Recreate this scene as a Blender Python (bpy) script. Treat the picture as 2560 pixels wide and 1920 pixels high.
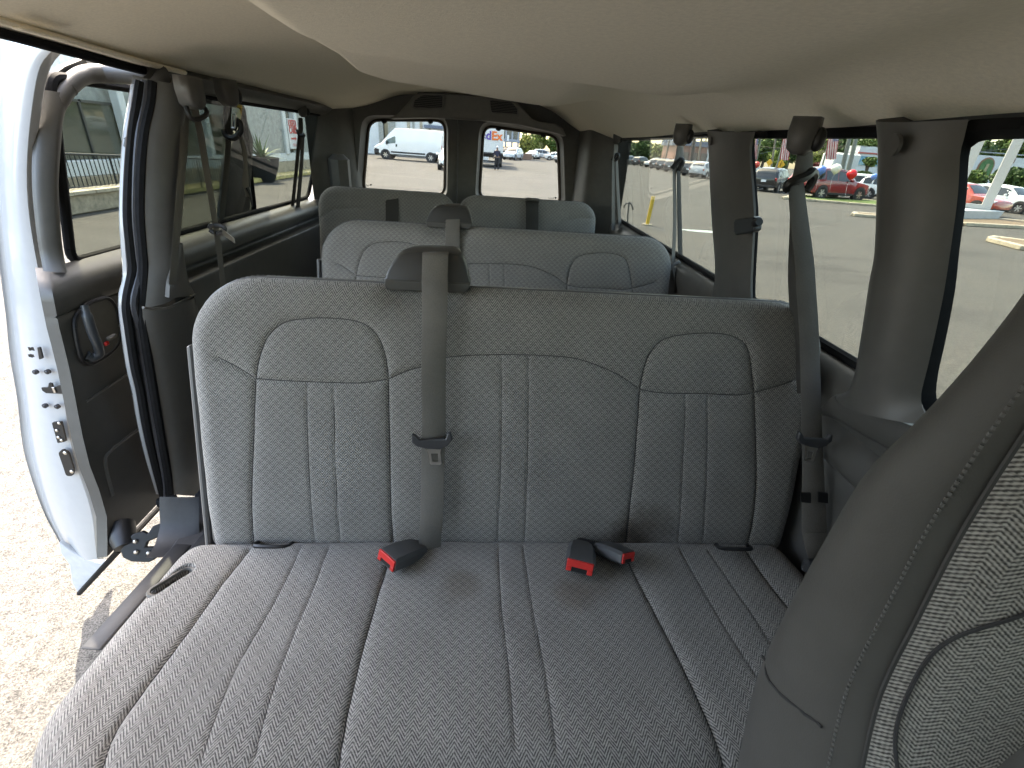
import bpy, bmesh, math, random
import numpy as np
from mathutils import Vector, Matrix
R = math.radians
random.seed(7); np.random.seed(7)
scene = bpy.context.scene
for o in list(bpy.data.objects): bpy.data.objects.remove(o)
COL = scene.collection

# ---------------------------------------------------------------- camera
# photo measured at 2560 x 1920; the camera looks towards the rear of the van (+Y), Z up, ground at z = 0
FPX = 1180.0; ZC = 1.86
_v = np.array([1242 - 1280.0, 363 - 960.0, FPX]); _dY = _v / np.linalg.norm(_v)
_n = np.array([.074, -1.0, 0.0]); _n[2] = -(_v[0] * _n[0] + _v[1] * _n[1]) / FPX; _n /= np.linalg.norm(_n)
_dX = np.cross(_dY, _n); MC = np.array([_dX, _dY, _n]); CAM = np.array([0, 0, ZC])
cd = bpy.data.cameras.new('camera'); cam = bpy.data.objects.new('camera', cd); COL.objects.link(cam)
cd.sensor_width = 36; cd.lens = 36 * FPX / 2560; cd.clip_start = .02; cd.clip_end = 3000
_m = Matrix([[MC[i][0], -MC[i][1], -MC[i][2], CAM[i]] for i in range(3)] + [[0, 0, 0, 1]])
cam.matrix_world = _m
scene.camera = cam

# ---------------------------------------------------------------- sky, sun, exposure
SUN_EL, SUN_AZ = 55.0, -31.0        # azimuth measured from +Y (rear) towards +X; the sun stands behind the van, to the left
w = bpy.data.worlds.new('World'); scene.world = w; w.use_nodes = True
nt = w.node_tree; nt.nodes.clear()
sky = nt.nodes.new('ShaderNodeTexSky'); sky.sky_type = 'NISHITA'; sky.sun_disc = False
sky.sun_elevation = R(SUN_EL); sky.sun_rotation = R(SUN_AZ); sky.air_density = 1.0; sky.dust_density = 2.2; sky.ozone_density = .4
bg = nt.nodes.new('ShaderNodeBackground'); bg.inputs[1].default_value = .15
wo = nt.nodes.new('ShaderNodeOutputWorld'); nt.links.new(sky.outputs[0], bg.inputs[0]); nt.links.new(bg.outputs[0], wo.inputs[0])
sd = bpy.data.lights.new('sun', 'SUN'); sd.energy = 2.0; sd.angle = R(.53); sd.color = (1, .95, .87)
sun = bpy.data.objects.new('sun', sd); COL.objects.link(sun)
_sv = Vector((math.sin(R(SUN_AZ)) * math.cos(R(SUN_EL)), math.cos(R(SUN_AZ)) * math.cos(R(SUN_EL)), math.sin(R(SUN_EL))))
sun.rotation_euler = (-_sv).to_track_quat('-Z', 'Y').to_euler(); sun.location = (0, 0, 30)
scene.view_settings.view_transform = 'Standard'; scene.view_settings.look = 'None'
scene.view_settings.exposure = 3.78; scene.view_settings.use_white_balance = True; scene.view_settings.white_balance_temperature = 7600; scene.view_settings.white_balance_tint = 10; scene.view_settings.gamma = 1.0; scene.view_settings.use_curve_mapping = False
scene.cycles.max_bounces = 10; scene.cycles.diffuse_bounces = 6; scene.cycles.transparent_max_bounces = 24
scene.cycles.use_denoising = True

# ---------------------------------------------------------------- photo pixel -> point helpers (a pixel gives a direction, a plane gives the distance)
def ray(px, py): return MC @ np.array([px - 1280.0, py - 960.0, FPX])
def onX(px, py, X): r = ray(px, py); return r * (X / r[0]) + CAM
def onY(px, py, Y): r = ray(px, py); return r * (Y / r[1]) + CAM
def onZ(px, py, Z): r = ray(px, py); return r * ((Z - ZC) / r[2]) + CAM
def onP(px, py, p0, n):
    r = ray(px, py); n = np.array(n, float); return CAM + r * (np.dot(np.array(p0) - CAM, n) / np.dot(r, n))
DS = 2560 / 2212
def dd(x, y): return x * DS, y * DS
def c1(x, y): return x / 3.95, 60 + y / 3.95
def c2(x, y): return 400 + x / 2.764, 150 + y / 2.764
def c4(x, y): return 1400 + x / 3.318, 280 + y / 3.318
def c5(x, y): return 1900 + x / 3.318, 280 + y / 3.318
def c8(x, y): return 1850 + x / 2.073, 700 + y / 2.073
def cp(x, y): return 300 + x / 2.765, 180 + y / 2.765

# ---------------------------------------------------------------- object helpers
def tag(o, label=None, cat=None, group=None, kind=None):
    if label: o['label'] = label
    if cat: o['category'] = cat
    if group: o['group'] = group
    if kind: o['kind'] = kind
    return o
def thing(name, label, cat, loc=(0, 0, 0), group=None, rz=0):
    o = bpy.data.objects.new(name, None); COL.objects.link(o); o.location = loc; o.rotation_euler = (0, 0, rz); o.empty_display_size = .1
    return tag(o, label, cat, group)
def origin(o):
    p = Vector((0, 0, 0))
    while o is not None: p = p + o.location; o = o.parent
    return p
def copy_tree(o, parent=None):
    c = o.copy(); COL.objects.link(c); c.parent = parent
    for ch in list(o.children): copy_tree(ch, c)
    return c
def unit(v): v = np.array(v, float); return v / (np.linalg.norm(v) + 1e-12)

class MB:
    def __init__(s): s.v = []; s.f = []; s.uv = None
    def add(s, vs, fs):
        k = len(s.v); s.v += [tuple(map(float, p)) for p in vs]; s.f += [tuple(i + k for i in f) for f in fs]; return s
    def box(s, c, size, rot=None, bev=0.0):
        a, b, h = [x / 2 for x in size]
        if bev > 0:
            q = bev; V = []
            for z, ins in ((-h, q), (-h + q, 0), (h - q, 0), (h, q)):
                for x, y in ((-a + q + ins * .0, -b), (a - q, -b), (a, -b + q), (a, b - q), (a - q, b), (-a + q, b), (-a, b - q), (-a, -b + q)):
                    V.append((x * (1 - ins / max(a, 1e-6)), y * (1 - ins / max(b, 1e-6)), z))
            Fc = [tuple(range(7, -1, -1)), tuple(range(24, 32))]
            for k in range(3):
                for i in range(8): Fc.append((k * 8 + i, k * 8 + (i + 1) % 8, k * 8 + 8 + (i + 1) % 8, k * 8 + 8 + i))
        else:
            V = [(x, y, z) for z in (-h, h) for x, y in ((-a, -b), (a, -b), (a, b), (-a, b))]
            Fc = [(3, 2, 1, 0), (4, 5, 6, 7), (0, 1, 5, 4), (1, 2, 6, 5), (2, 3, 7, 6), (3, 0, 4, 7)]
        if rot is not None: V = [tuple(rot @ Vector(p)) for p in V]
        return s.add([(p[0] + c[0], p[1] + c[1], p[2] + c[2]) for p in V], Fc)
    def loft(s, rings, closed=True, cap=True):
        m = len(rings[0]); V = [p for r in rings for p in r]; Fc = []
        for i in range(len(rings) - 1):
            for j in range(m if closed else m - 1):
                Fc.append((i * m + j, i * m + (j + 1) % m, (i + 1) * m + (j + 1) % m, (i + 1) * m + j))
        if cap and closed: Fc.append(tuple(range(m - 1, -1, -1))); Fc.append(tuple((len(rings) - 1) * m + j for j in range(m)))
        return s.add(V, Fc)
    def tube(s, pts, rad, n=8, cap=True, flat=1.0, up=(0, 0, 1)):
        pts = [np.array(p, float) for p in pts]; rings = []
        rr = rad if hasattr(rad, '__len__') else [rad] * len(pts); prev = None
        for i, p in enumerate(pts):
            t = unit(pts[min(i + 1, len(pts) - 1)] - pts[max(i - 1, 0)])
            if prev is None:
                u = np.array(up, float)
                if abs(np.dot(u, t)) > .95: u = np.array([1., 0, 0])
                a = unit(np.cross(t, u))
            else: a = unit(prev - t * np.dot(prev, t))
            prev = a; b = np.cross(t, a)
            rings.append([p + rr[i] * (math.cos(2 * math.pi * j / n) * a + flat * math.sin(2 * math.pi * j / n) * b) for j in range(n)])
        return s.loft(rings, True, cap)
    def prism(s, poly, ext):
        poly = [np.array(p, float) for p in poly]; e = np.array(ext, float); m = len(poly)
        return s.add(poly + [p + e for p in poly], [tuple(range(m)), tuple(range(2 * m - 1, m - 1, -1))] + [(i, i + m, (i + 1) % m + m, (i + 1) % m) for i in range(m)])
    def ribbon(s, rows, th=.0016):
        # rows: list of (left point, right point); a strap with real thickness
        n = len(rows); L = [np.array(r[0], float) for r in rows]; Q = [np.array(r[1], float) for r in rows]; rings = []
        for i in range(n):
            t = unit((L[min(i + 1, n - 1)] + Q[min(i + 1, n - 1)]) - (L[max(i - 1, 0)] + Q[max(i - 1, 0)]))
            nn = unit(np.cross(Q[i] - L[i], t)) * th / 2
            e = (Q[i] - L[i]) * .04
            rings.append([L[i], L[i] + e + nn, Q[i] - e + nn, Q[i], Q[i] - e - nn, L[i] + e - nn])
        return s.loft(rings)
    def grid(s, P, closed_u=False):
        # P: array (rows, cols, 3)
        n, m = P.shape[:2]; V = P.reshape(-1, 3); Fc = []
        for i in range(n - 1):
            for j in range(m if closed_u else m - 1):
                Fc.append((i * m + j, i * m + (j + 1) % m, (i + 1) * m + (j + 1) % m, (i + 1) * m + j))
        return s.add(V, Fc)
    def disc(s, c, axis, r, n=12, th=.01):
        a = np.array(axis, float); a = unit(a); u = unit(np.cross(a, [0, 0, 1] if abs(a[2]) < .9 else [1, 0, 0])); b = np.cross(a, u); c = np.array(c, float)
        return s.loft([[c + k * a * th / 2 + r * (math.cos(2 * math.pi * j / n) * u + math.sin(2 * math.pi * j / n) * b) for j in range(n)] for k in (-1, 1)])
    def ball(s, c, r, nu=12, nv=8):
        rx, ry, rz = r if hasattr(r, '__len__') else (r, r, r); V = []; Fc = []
        for i in range(nv + 1):
            a = math.pi * i / nv
            for j in range(nu):
                b = 2 * math.pi * j / nu; V.append((c[0] + rx * math.sin(a) * math.cos(b), c[1] + ry * math.sin(a) * math.sin(b), c[2] + rz * math.cos(a)))
        for i in range(nv):
            for j in range(nu): Fc.append((i * nu + j, (i + 1) * nu + j, (i + 1) * nu + (j + 1) % nu, i * nu + (j + 1) % nu))
        return s.add(V, Fc)
    def build(s, name, material, parent=None, smooth=True, world=True, sharp=40, bevel=0, sub=0, label=None):
        me = bpy.data.meshes.new(name); v = np.array(s.v, dtype=float)
        if parent is not None and world: v = v - np.array(origin(parent))
        me.from_pydata(v.tolist(), [], s.f); me.update()
        if s.uv is not None:
            uvl = me.uv_layers.new(name='UVMap'); li = np.empty(len(me.loops), dtype=np.int32); me.loops.foreach_get('vertex_index', li)
            uvl.data.foreach_set('uv', np.array(s.uv, dtype=np.float32)[li].ravel())
        bm = bmesh.new(); bm.from_mesh(me)
        if s.uv is None: bmesh.ops.remove_doubles(bm, verts=bm.verts, dist=1e-5)
        bmesh.ops.recalc_face_normals(bm, faces=bm.faces); bm.to_mesh(me); bm.free()
        o = bpy.data.objects.new(name, me); COL.objects.link(o); o.parent = parent
        for mm in (material if isinstance(material, (list, tuple)) else [material]): me.materials.append(mm)
        if smooth:
            me.shade_smooth()
            try: me.set_sharp_from_angle(angle=R(sharp))
            except Exception: pass
        if bevel > 0:
            b = o.modifiers.new('bevel', 'BEVEL'); b.width = bevel; b.segments = 2; b.limit_method = 'ANGLE'; b.angle_limit = R(35)
        if sub > 0:
            b = o.modifiers.new('sub', 'SUBSURF'); b.levels = sub; b.render_levels = sub
        if label: o['label'] = label
        return o
def smoothpath(pts, n=6):
    # Catmull-Rom through the points
    P = [np.array(p, float) for p in pts]; P = [2 * P[0] - P[1]] + P + [2 * P[-1] - P[-2]]; out = []
    for i in range(1, len(P) - 2):
        for k in range(n):
            t = k / n; a, b, c, d = P[i - 1], P[i], P[i + 1], P[i + 2]
            out.append(.5 * ((2 * b) + (c - a) * t + (2 * a - 5 * b + 4 * c - d) * t * t + (3 * b - a - 3 * c + d) * t ** 3))
    out.append(P[-2]); return out

# ---------------------------------------------------------------- materials
def nodes(name):
    m = bpy.data.materials.new(name); m.use_nodes = True; t = m.node_tree; b = t.nodes['Principled BSDF']; return m, t, b
def nd(t, kind, **kw):
    n = t.nodes.new('ShaderNode' + kind)
    for k, v in kw.items():
        if k == 'ins':
            for kk, vv in v.items(): n.inputs[kk].default_value = vv
        else: setattr(n, k, v)
    return n
def mathn(t, op, a, b=None, c=None):
    n = t.nodes.new('ShaderNodeMath'); n.operation = op
    for i, x in enumerate((a, b, c)):
        if x is None: continue
        if isinstance(x, (int, float)): n.inputs[i].default_value = x
        else: t.links.new(x, n.inputs[i])
    return n.outputs[0]
def rgb(c): return (c[0], c[1], c[2], 1)
def ramp(t, fac, stops):
    n = t.nodes.new('ShaderNodeValToRGB'); e = n.color_ramp.elements
    while len(e) < len(stops): e.new(.5)
    for i, (p, c) in enumerate(stops): e[i].position = p; e[i].color = rgb(c)
    t.links.new(fac, n.inputs[0]); return n.outputs[0]
def plain(name, col, rough=.5, spec=.5, metal=0, var=.12, scale=30, bump=0, bscale=400, bdist=.0004, coat=0):
    m, t, b = nodes(name); tc = nd(t, 'TexCoord')
    nz = nd(t, 'TexNoise', ins={'Scale': scale, 'Detail': 4, 'Roughness': .6}); t.links.new(tc.outputs['Object'], nz.inputs['Vector'])
    lo = tuple(x * (1 - var) for x in col); hi = tuple(min(1, x * (1 + var)) for x in col)
    t.links.new(ramp(t, nz.outputs[0], [(.3, lo), (.7, hi)]), b.inputs['Base Color'])
    b.inputs['Roughness'].default_value = rough; b.inputs['Specular IOR Level'].default_value = spec; b.inputs['Metallic'].default_value = metal
    if coat: b.inputs['Coat Weight'].default_value = coat; b.inputs['Coat Roughness'].default_value = .06
    if bump:
        n2 = nd(t, 'TexNoise', ins={'Scale': bscale, 'Detail': 2}); t.links.new(tc.outputs['Object'], n2.inputs['Vector'])
        bp = nd(t, 'Bump', ins={'Strength': bump, 'Distance': bdist}); t.links.new(n2.outputs[0], bp.inputs['Height']); t.links.new(bp.outputs[0], b.inputs['Normal'])
    return m
def glass(name, tint, refl=.05, rough=0.0, haze=0.0):
    m, t, b = nodes(name); t.nodes.remove(b); out = t.nodes['Material Output']
    tr = nd(t, 'BsdfTransparent'); tr.inputs[0].default_value = rgb(tint)
    gl = nd(t, 'BsdfGlossy'); gl.inputs['Roughness'].default_value = rough
    lw = nd(t, 'Fresnel', ins={'IOR': 1.35}); mx = nd(t, 'MixShader')
    geo = nd(t, 'NewGeometry')
    f = mathn(t, 'MULTIPLY', lw.outputs[0], mathn(t, 'SUBTRACT', 1.0, geo.outputs['Backfacing']))
    t.links.new(f, mx.inputs[0]); t.links.new(tr.outputs[0], mx.inputs[1]); t.links.new(gl.outputs[0], mx.inputs[2])
    t.links.new(mx.outputs[0], out.inputs[0]); return m
def fabric(name, lam=.0060, per=.0098, dark=(.052, .0508, .049), light=(.395, .377, .35), stains=(), stain=(.80, .76, .71)):
    m, t, b = nodes(name); tc = nd(t, 'TexCoord'); sp = nd(t, 'SeparateXYZ'); t.links.new(tc.outputs['UV'], sp.inputs[0])
    u, v = sp.outputs[0], sp.outputs[1]
    nz = nd(t, 'TexNoise', ins={'Scale': 420, 'Detail': 2}); t.links.new(tc.outputs['UV'], nz.inputs['Vector'])
    wob = mathn(t, 'MULTIPLY', mathn(t, 'SUBTRACT', nz.outputs[0], .5), .002)
    zig = mathn(t, 'PINGPONG', u, per)
    ph = mathn(t, 'MULTIPLY', mathn(t, 'ADD', mathn(t, 'ADD', v, mathn(t, 'MULTIPLY', zig, 1.45)), wob), 2 * math.pi / lam)
    s = mathn(t, 'SINE', ph)
    th = mathn(t, 'SINE', mathn(t, 'MULTIPLY', u, 2 * math.pi / .0023))
    h = mathn(t, 'ADD', mathn(t, 'MULTIPLY', s, .5), mathn(t, 'MULTIPLY', th, .16))
    h = mathn(t, 'ADD', h, mathn(t, 'MULTIPLY', mathn(t, 'SUBTRACT', nz.outputs[0], .5), 1.2))
    dia = mathn(t, 'MULTIPLY', mathn(t, 'SINE', mathn(t, 'MULTIPLY', u, 2 * math.pi / .0196)), mathn(t, 'SINE', mathn(t, 'MULTIPLY', v, 2 * math.pi / .018)))
    h = mathn(t, 'ADD', h, mathn(t, 'MULTIPLY', dia, .13))
    h = mathn(t, 'ADD', mathn(t, 'MULTIPLY', h, .5), .5)
    c = ramp(t, h, [(.22, dark), (.80, light)])
    big = nd(t, 'TexNoise', ins={'Scale': 9, 'Detail': 5, 'Roughness': .65}); t.links.new(tc.outputs['UV'], big.inputs['Vector'])
    mx = nd(t, 'MixRGB', blend_type='MULTIPLY'); mx.inputs[0].default_value = 1
    t.links.new(c, mx.inputs[1]); t.links.new(ramp(t, big.outputs[0], [(.3, (.9, .9, .9)), (.7, (1.05, 1.05, 1.04))]), mx.inputs[2]); col = mx.outputs[0]
    for (su, sv, sr) in stains:
        vs = nd(t, 'VectorMath', operation='DISTANCE'); t.links.new(tc.outputs['UV'], vs.inputs[0]); vs.inputs[1].default_value = (su, sv, 0)
        dn = mathn(t, 'ADD', mathn(t, 'DIVIDE', vs.outputs['Value'], sr), mathn(t, 'MULTIPLY', mathn(t, 'SUBTRACT', big.outputs[0], .5), 1.6))
        q = nd(t, 'MixRGB', blend_type='MULTIPLY'); q.inputs[0].default_value = 1
        t.links.new(col, q.inputs[1]); t.links.new(ramp(t, dn, [(.35, stain), (1.0, (1, 1, 1))]), q.inputs[2]); col = q.outputs[0]
    t.links.new(col, b.inputs['Base Color']); b.inputs['Roughness'].default_value = .92; b.inputs['Specular IOR Level'].default_value = .15
    b.inputs['Sheen Weight'].default_value = .15
    bp = nd(t, 'Bump', ins={'Strength': .6, 'Distance': .0012}); t.links.new(h, bp.inputs['Height']); t.links.new(bp.outputs[0], b.inputs['Normal'])
    return m
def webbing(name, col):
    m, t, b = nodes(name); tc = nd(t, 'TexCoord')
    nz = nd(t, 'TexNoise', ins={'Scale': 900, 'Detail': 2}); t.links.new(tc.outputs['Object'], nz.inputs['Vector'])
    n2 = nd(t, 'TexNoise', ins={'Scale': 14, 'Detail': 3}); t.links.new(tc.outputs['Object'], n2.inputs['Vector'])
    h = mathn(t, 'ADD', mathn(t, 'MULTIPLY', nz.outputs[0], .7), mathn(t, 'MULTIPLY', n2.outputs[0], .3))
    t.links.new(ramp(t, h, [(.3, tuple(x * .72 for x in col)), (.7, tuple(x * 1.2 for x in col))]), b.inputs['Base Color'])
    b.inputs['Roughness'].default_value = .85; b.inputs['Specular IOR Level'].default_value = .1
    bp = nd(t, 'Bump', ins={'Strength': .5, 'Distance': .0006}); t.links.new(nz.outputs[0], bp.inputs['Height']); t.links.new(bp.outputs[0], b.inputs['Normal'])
    return m

M = {}
M['trim'] = plain('grey_trim_plastic', (.085, .0815, .0745), rough=.42, spec=.45, var=.07, scale=25, bump=.35, bscale=900, bdist=.0004)
M['trim_dark'] = plain('charcoal_trim_plastic', (.115, .111, .102), rough=.55, spec=.35, var=.08, bump=.35, bscale=900)
M['black'] = plain('black_plastic', (.008, .008, .0085), rough=.45, var=.15)
M['rubber'] = plain('black_rubber', (.009, .0092, .0100), rough=.8, spec=.15, var=.2, scale=60, bump=.2, bscale=300)
M['liner'] = plain('beige_headliner', (.86, .785, .635), rough=.95, spec=.1, var=.06, scale=160, bump=.7, bscale=620, bdist=.0007)
M['vinyl'] = plain('grey_vinyl', (.072, .07, .065), rough=.55, spec=.3, var=.06, scale=20, bump=.4, bscale=700, bdist=.0005)
M['vinyl_light'] = plain('light_grey_vinyl', (.12, .12, .12), rough=.4, var=.06, bump=.3, bscale=700)
M['fabric'] = fabric('herringbone_fabric')
M['web'] = webbing('grey_webbing', (.155, .145, .13))
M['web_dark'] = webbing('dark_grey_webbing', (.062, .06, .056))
M['steel'] = plain('brushed_steel', (.62, .6, .56), rough=.28, metal=1, var=.08)
M['red'] = plain('red_button_plastic', (.62, .03, .025), rough=.35, var=.08)
M['white'] = plain('white_van_paint', (.38, .388, .395), rough=.2, var=.02, coat=.6)
M['glass'] = glass('tinted_side_glass', (.505, .525, .495))
M['glass_rear'] = glass('rear_door_glass', (.61, .62, .60))
M['floor'] = plain('black_rubber_floor', (.012, .0125, .014), rough=.6, var=.25, scale=50, bump=.3, bscale=200)
M['seam'] = plain('dark_seam_thread', (.03, .03, .032), rough=.9, var=.2)
M['stitch'] = plain('pale_stitch_thread', (.11, .108, .104), rough=.8, var=.1)

# ================================================================ THE VAN (shell, trim, doors, glass)
van = thing('passenger_van', 'grey trimmed interior of the passenger van with its white sliding door open', 'van', (-.17, 1.5, .70))
nL = (1, 0, -.16); nR = (1, 0, .16)
def PL(q, x0=-1.02): return onP(q[0], q[1], (x0, 0, 1.505), nL)
def PR(q, x0=.69): return onP(q[0], q[1], (x0, 0, 1.505), nR)
def pair_resample(A, n):
    A = [np.array(a, float) for a in A]; d = [0]
    for i in range(1, len(A)): d.append(d[-1] + np.linalg.norm(A[i] - A[i - 1]))
    out = []
    for k in range(n):
        s = d[-1] * k / (n - 1); i = max(1, min(len(A) - 1, int(np.searchsorted(d, s)))); f = (s - d[i - 1]) / (d[i] - d[i - 1] + 1e-9)
        out.append(A[i - 1] * (1 - f) + A[i] * f)
    return out
def pillar(name, L, Q, inward, bulge=.03, ret=.07, material=None, parent=van, rows=26, flatness=.55, label=None, ret2=None):
    r2_ = ret if ret2 is None else ret2
    L = pair_resample(smoothpath(L, 5), rows); Q = pair_resample(smoothpath(Q, 5), rows); inw = np.array(inward, float); P = []
    for a, b in zip(L, Q):
        row = [a - inw * ret, a - inw * ret * .35]
        for k in range(9):
            t = k / 8; row.append(a + (b - a) * t + inw * bulge * max(math.sin(math.pi * t), 0) ** flatness)
        row += [b - inw * r2_ * .35, b - inw * r2_]; P.append(row)
    mb = MB(); mb.grid(np.array(P)); return mb.build(name, material or M['trim'], parent, sharp=60, label=label)

# ---- headliner: crowned, with the roof duct hanging under it
def sst(a): a = np.clip(a, 0, 1); return a * a * (3 - 2 * a)
xs = np.concatenate([np.linspace(-1.03, -.5, 50), np.linspace(-.495, .35, 150), np.linspace(.355, .70, 40)]); ys = np.concatenate([np.linspace(-1.15, .4, 30), np.linspace(.41, 2.3, 230), np.linspace(2.32, 3.36, 50)])
X, Y = np.meshgrid(xs, ys)
tt = np.abs((X + .17) / .86)
Z = 2.115 - .125 * tt ** 2.4 - .058 * sst((X - .30) / .36)
Z -= .035 * sst((Y - 2.95) / .35) * sst((tt - .45) / .3)
xl1 = -.245 - .12 * np.clip(Y - .62, 0, .5) ** 1.0; yr1 = .885 + .40 * np.clip(X + .27, 0, 2)
rnd1 = .05
m1 = sst((X - xl1 + .055 - .05 * sst((Y - yr1 + .10) / .12)) / .06) * (1 - sst((Y - yr1) / .07)) * (1 - sst((X - .30) / .40))
z1 = 1.976
xl2 = -.31 - .12 * np.clip(Y - 1.1, 0, .6); yr2 = 1.50 + .85 * np.clip(X + .34, 0, 2)
m2 = sst((X - xl2 + .055 - .05 * sst((Y - yr2 + .14) / .16)) / .06) * (1 - sst((Y - yr2) / .09)) * (1 - sst((X - .15) / .40))
z2 = 1.996
Z = np.minimum(Z, Z * (1 - m2) + z2 * m2); Z = np.minimum(Z, Z * (1 - m1) + z1 * m1)
# a shallow bulge over the right speaker end and soft waves of the cloth
Z += .0025 * np.sin(X * 5.1 + Y * 2.3) * np.cos(Y * 3.7) - .012 * np.exp(-((X - .42) / .16) ** 2 - ((Y - .95) / .22) ** 2)
mb = MB(); mb.grid(np.stack([X, Y, Z], -1)); headliner = mb.build('headliner', M['liner'], van, sharp=80)
mb = MB(); mb.box((-.17, 1.12, 2.20), (1.75, 4.55, .03), bev=.012); mb.build('roof_panel', M['white'], van)
for q, nm in (((90, 53), 0), ):
    p = onX(q[0] + 4, q[1], -.93); mb = MB(); mb.box((p[0], p[1], 2.0), (.02, .11, .006), bev=.002); mb.build('liner_clip', M['liner'], van)
# unseen cab front, added to hold back light from ahead: dashboard, front door panels
mb = MB(); mb.prism([(-1.05, -1.70, .60), (-1.05, -1.70, 1.40), (-1.05, -1.45, 1.38), (-1.05, -1.30, 1.30), (-1.05, -1.32, 1.05), (-1.05, -1.45, .60)], (1.78, 0, 0)); mb.build('unseen_dashboard', M['trim_dark'], van, bevel=.02)
mb = MB(); mb.box((-.17, -.95, .98), (.62, 1.0, .6), bev=.08); mb.build('unseen_engine_cover', M['trim_dark'], van)  # unseen, fills the low gap to block light on the backrest
mb = MB(); mb.box((.775, -.68, 1.09), (.05, 1.95, .82), bev=.02); mb.build('unseen_front_door_panel', M['trim'], van)
mb = MB(); mb.box((-1.09, -.95, 1.07), (.05, 1.4, .78), bev=.02); mb.build('unseen_front_door_panel', M['trim'], van)
for (xa, xb, y0_) in ((-.92, -.42, .02), (.34, .80, .16)):     # backs of the two front seats, out of frame, added to block front light
    mb = MB(); mb.prism([(xa + .06, y0_ - .02, .78), (xb - .06, y0_ - .02, .78), (xb, y0_, 1.0), (xb, y0_ + .05, 1.5), (xb - .08, y0_ + .08, 1.66), (xa + .08, y0_ + .08, 1.66), (xa, y0_ + .05, 1.5), (xa, y0_, 1.0)], (0, -.12, 0)); mb.box(((xa + xb) / 2, y0_ - .05, 1.74), (.28, .10, .2), bev=.03); mb.box(((xa + xb) / 2, y0_ - .33, .98), (xb - xa, .5, .16), bev=.04); mb.build('unseen_front_seat_back', M['vinyl'], van)
M['windscreen'] = glass('light_cutting_windscreen_glass', (.43, .435, .425))  # unseen pane, tinted heavily to dim light from ahead
mb = MB(); mb.prism([(-1.0, -1.70, 1.40), (.70, -1.70, 1.40), (.62, -1.14, 2.12), (-.95, -1.14, 2.12)], (0, -.006, .003)); mb.build('windscreen', M['windscreen'], van, smooth=False)
# floor and scuff plate
mb = MB(); mb.prism([(x, y, .66) for x, y in ((.73, -.55), (.73, 3.4), (-1.0, 3.4), (-1.0, 1.33), (-.95, 1.22), (-.92, .92), (-.80, .80), (-.79, .50), (-.90, .42), (-.90, -.55))], (0, 0, .04)); mb.build('floor_mat', M['floor'], van, bevel=.006)
def prof_wall(name, prof, ya, yb, ny=24, material=None, parent=van):
    mb = MB(); mb.grid(np.array([[(x, ya + (yb - ya) * j / ny, z) for (x, z) in prof] for j in range(ny + 1)])); return mb.build(name, material or M['trim'], parent, sharp=50)
def curve2(pts, n=5): return [tuple(p) for p in smoothpath([(a, b) for a, b in pts], n)]
prof_wall('side_trim_panel', curve2([(.765, 1.512), (.752, 1.508), (.728, 1.497), (.712, 1.475), (.708, 1.445), (.722, 1.405), (.748, 1.35), (.757, 1.325), (.742, 1.312), (.732, 1.29), (.738, 1.2), (.745, 1.0), (.75, .69)]), .30, 3.30)
prof_wall('side_trim_panel', curve2([(-1.115, 1.512), (-1.10, 1.508), (-1.06, 1.497), (-1.035, 1.475), (-1.028, 1.445), (-1.04, 1.42), (-1.065, 1.405), (-1.06, 1.392), (-1.015, 1.385), (-1.005, 1.36), (-1.01, 1.2), (-1.02, 1.0), (-1.02, .69)]), 1.50, 3.30)
# ---- side windows: pane + black rubber frame, set in the wall plane
def rounded(poly, r=.25, n=5):
    out = []; m = len(poly); P = [np.array(p, float) for p in poly]
    for i in range(m):
        a, b, c = P[i - 1], P[i], P[(i + 1) % m]
        d = min(np.linalg.norm(a - b), np.linalg.norm(c - b)) * r if r < 1 else 0
        p, q = b + unit(a - b) * d, b + unit(c - b) * d
        for k in range(n + 1):
            t = k / n; out.append((1 - t) ** 2 * p + 2 * t * (1 - t) * b + t * t * q)
    return out
def window(pane_name, poly, outw, gm, parent=van, frame_r=.011, th=.005, rr=.1):
    ring = rounded(poly, rr); o = np.array(outw, float)
    mb = MB(); mb.prism(ring, o * th); pane = mb.build(pane_name, gm, parent, smooth=False)
    if frame_r:
        mb = MB(); mb.tube(ring + [ring[0]], frame_r, 8, cap=False); mb.build('window_seal', M['rubber'], pane)
    return pane
oR = np.array(nR) / np.linalg.norm(nR); oL = -np.array(nL) / np.linalg.norm(nL)
def WR(y, z): return np.array([.75 - .16 * (z - 1.505), y, z])
def WL(y, z): return np.array([-1.10 + .16 * (z - 1.505), y, z])
window('rear_quarter_window', [WR(1.34, 1.512), WR(3.0, 1.512), WR(3.12, 1.948), WR(1.54, 1.94)], oR, M['glass'])
window('side_window', [WR(.79, 1.512), WR(1.36, 1.512), WR(1.50, 1.932), WR(.82, 1.925)], oR, M['glass'])
window('front_side_window', [WR(-1.6, 1.47), WR(.76, 1.47), WR(.80, 1.94), WR(-1.2, 1.93)], oR, M['glass'], frame_r=0)  # forward stretch is out of view, added to dim front light
window('side_window', [WL(1.62, 1.512), WL(3.02, 1.512), WL(3.24, 1.952), WL(1.62, 1.945)], oL, M['glass'])
window('unseen_passenger_window', [np.array([-1.09, -1.62, 1.47]), np.array([-1.09, -.28, 1.47]), np.array([-1.03, -.28, 1.96]), np.array([-1.03, -1.2, 1.96])], (-1, 0, 0), M['windscreen'], frame_r=0)  # unseen pane, added to dim light from the front left
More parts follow.
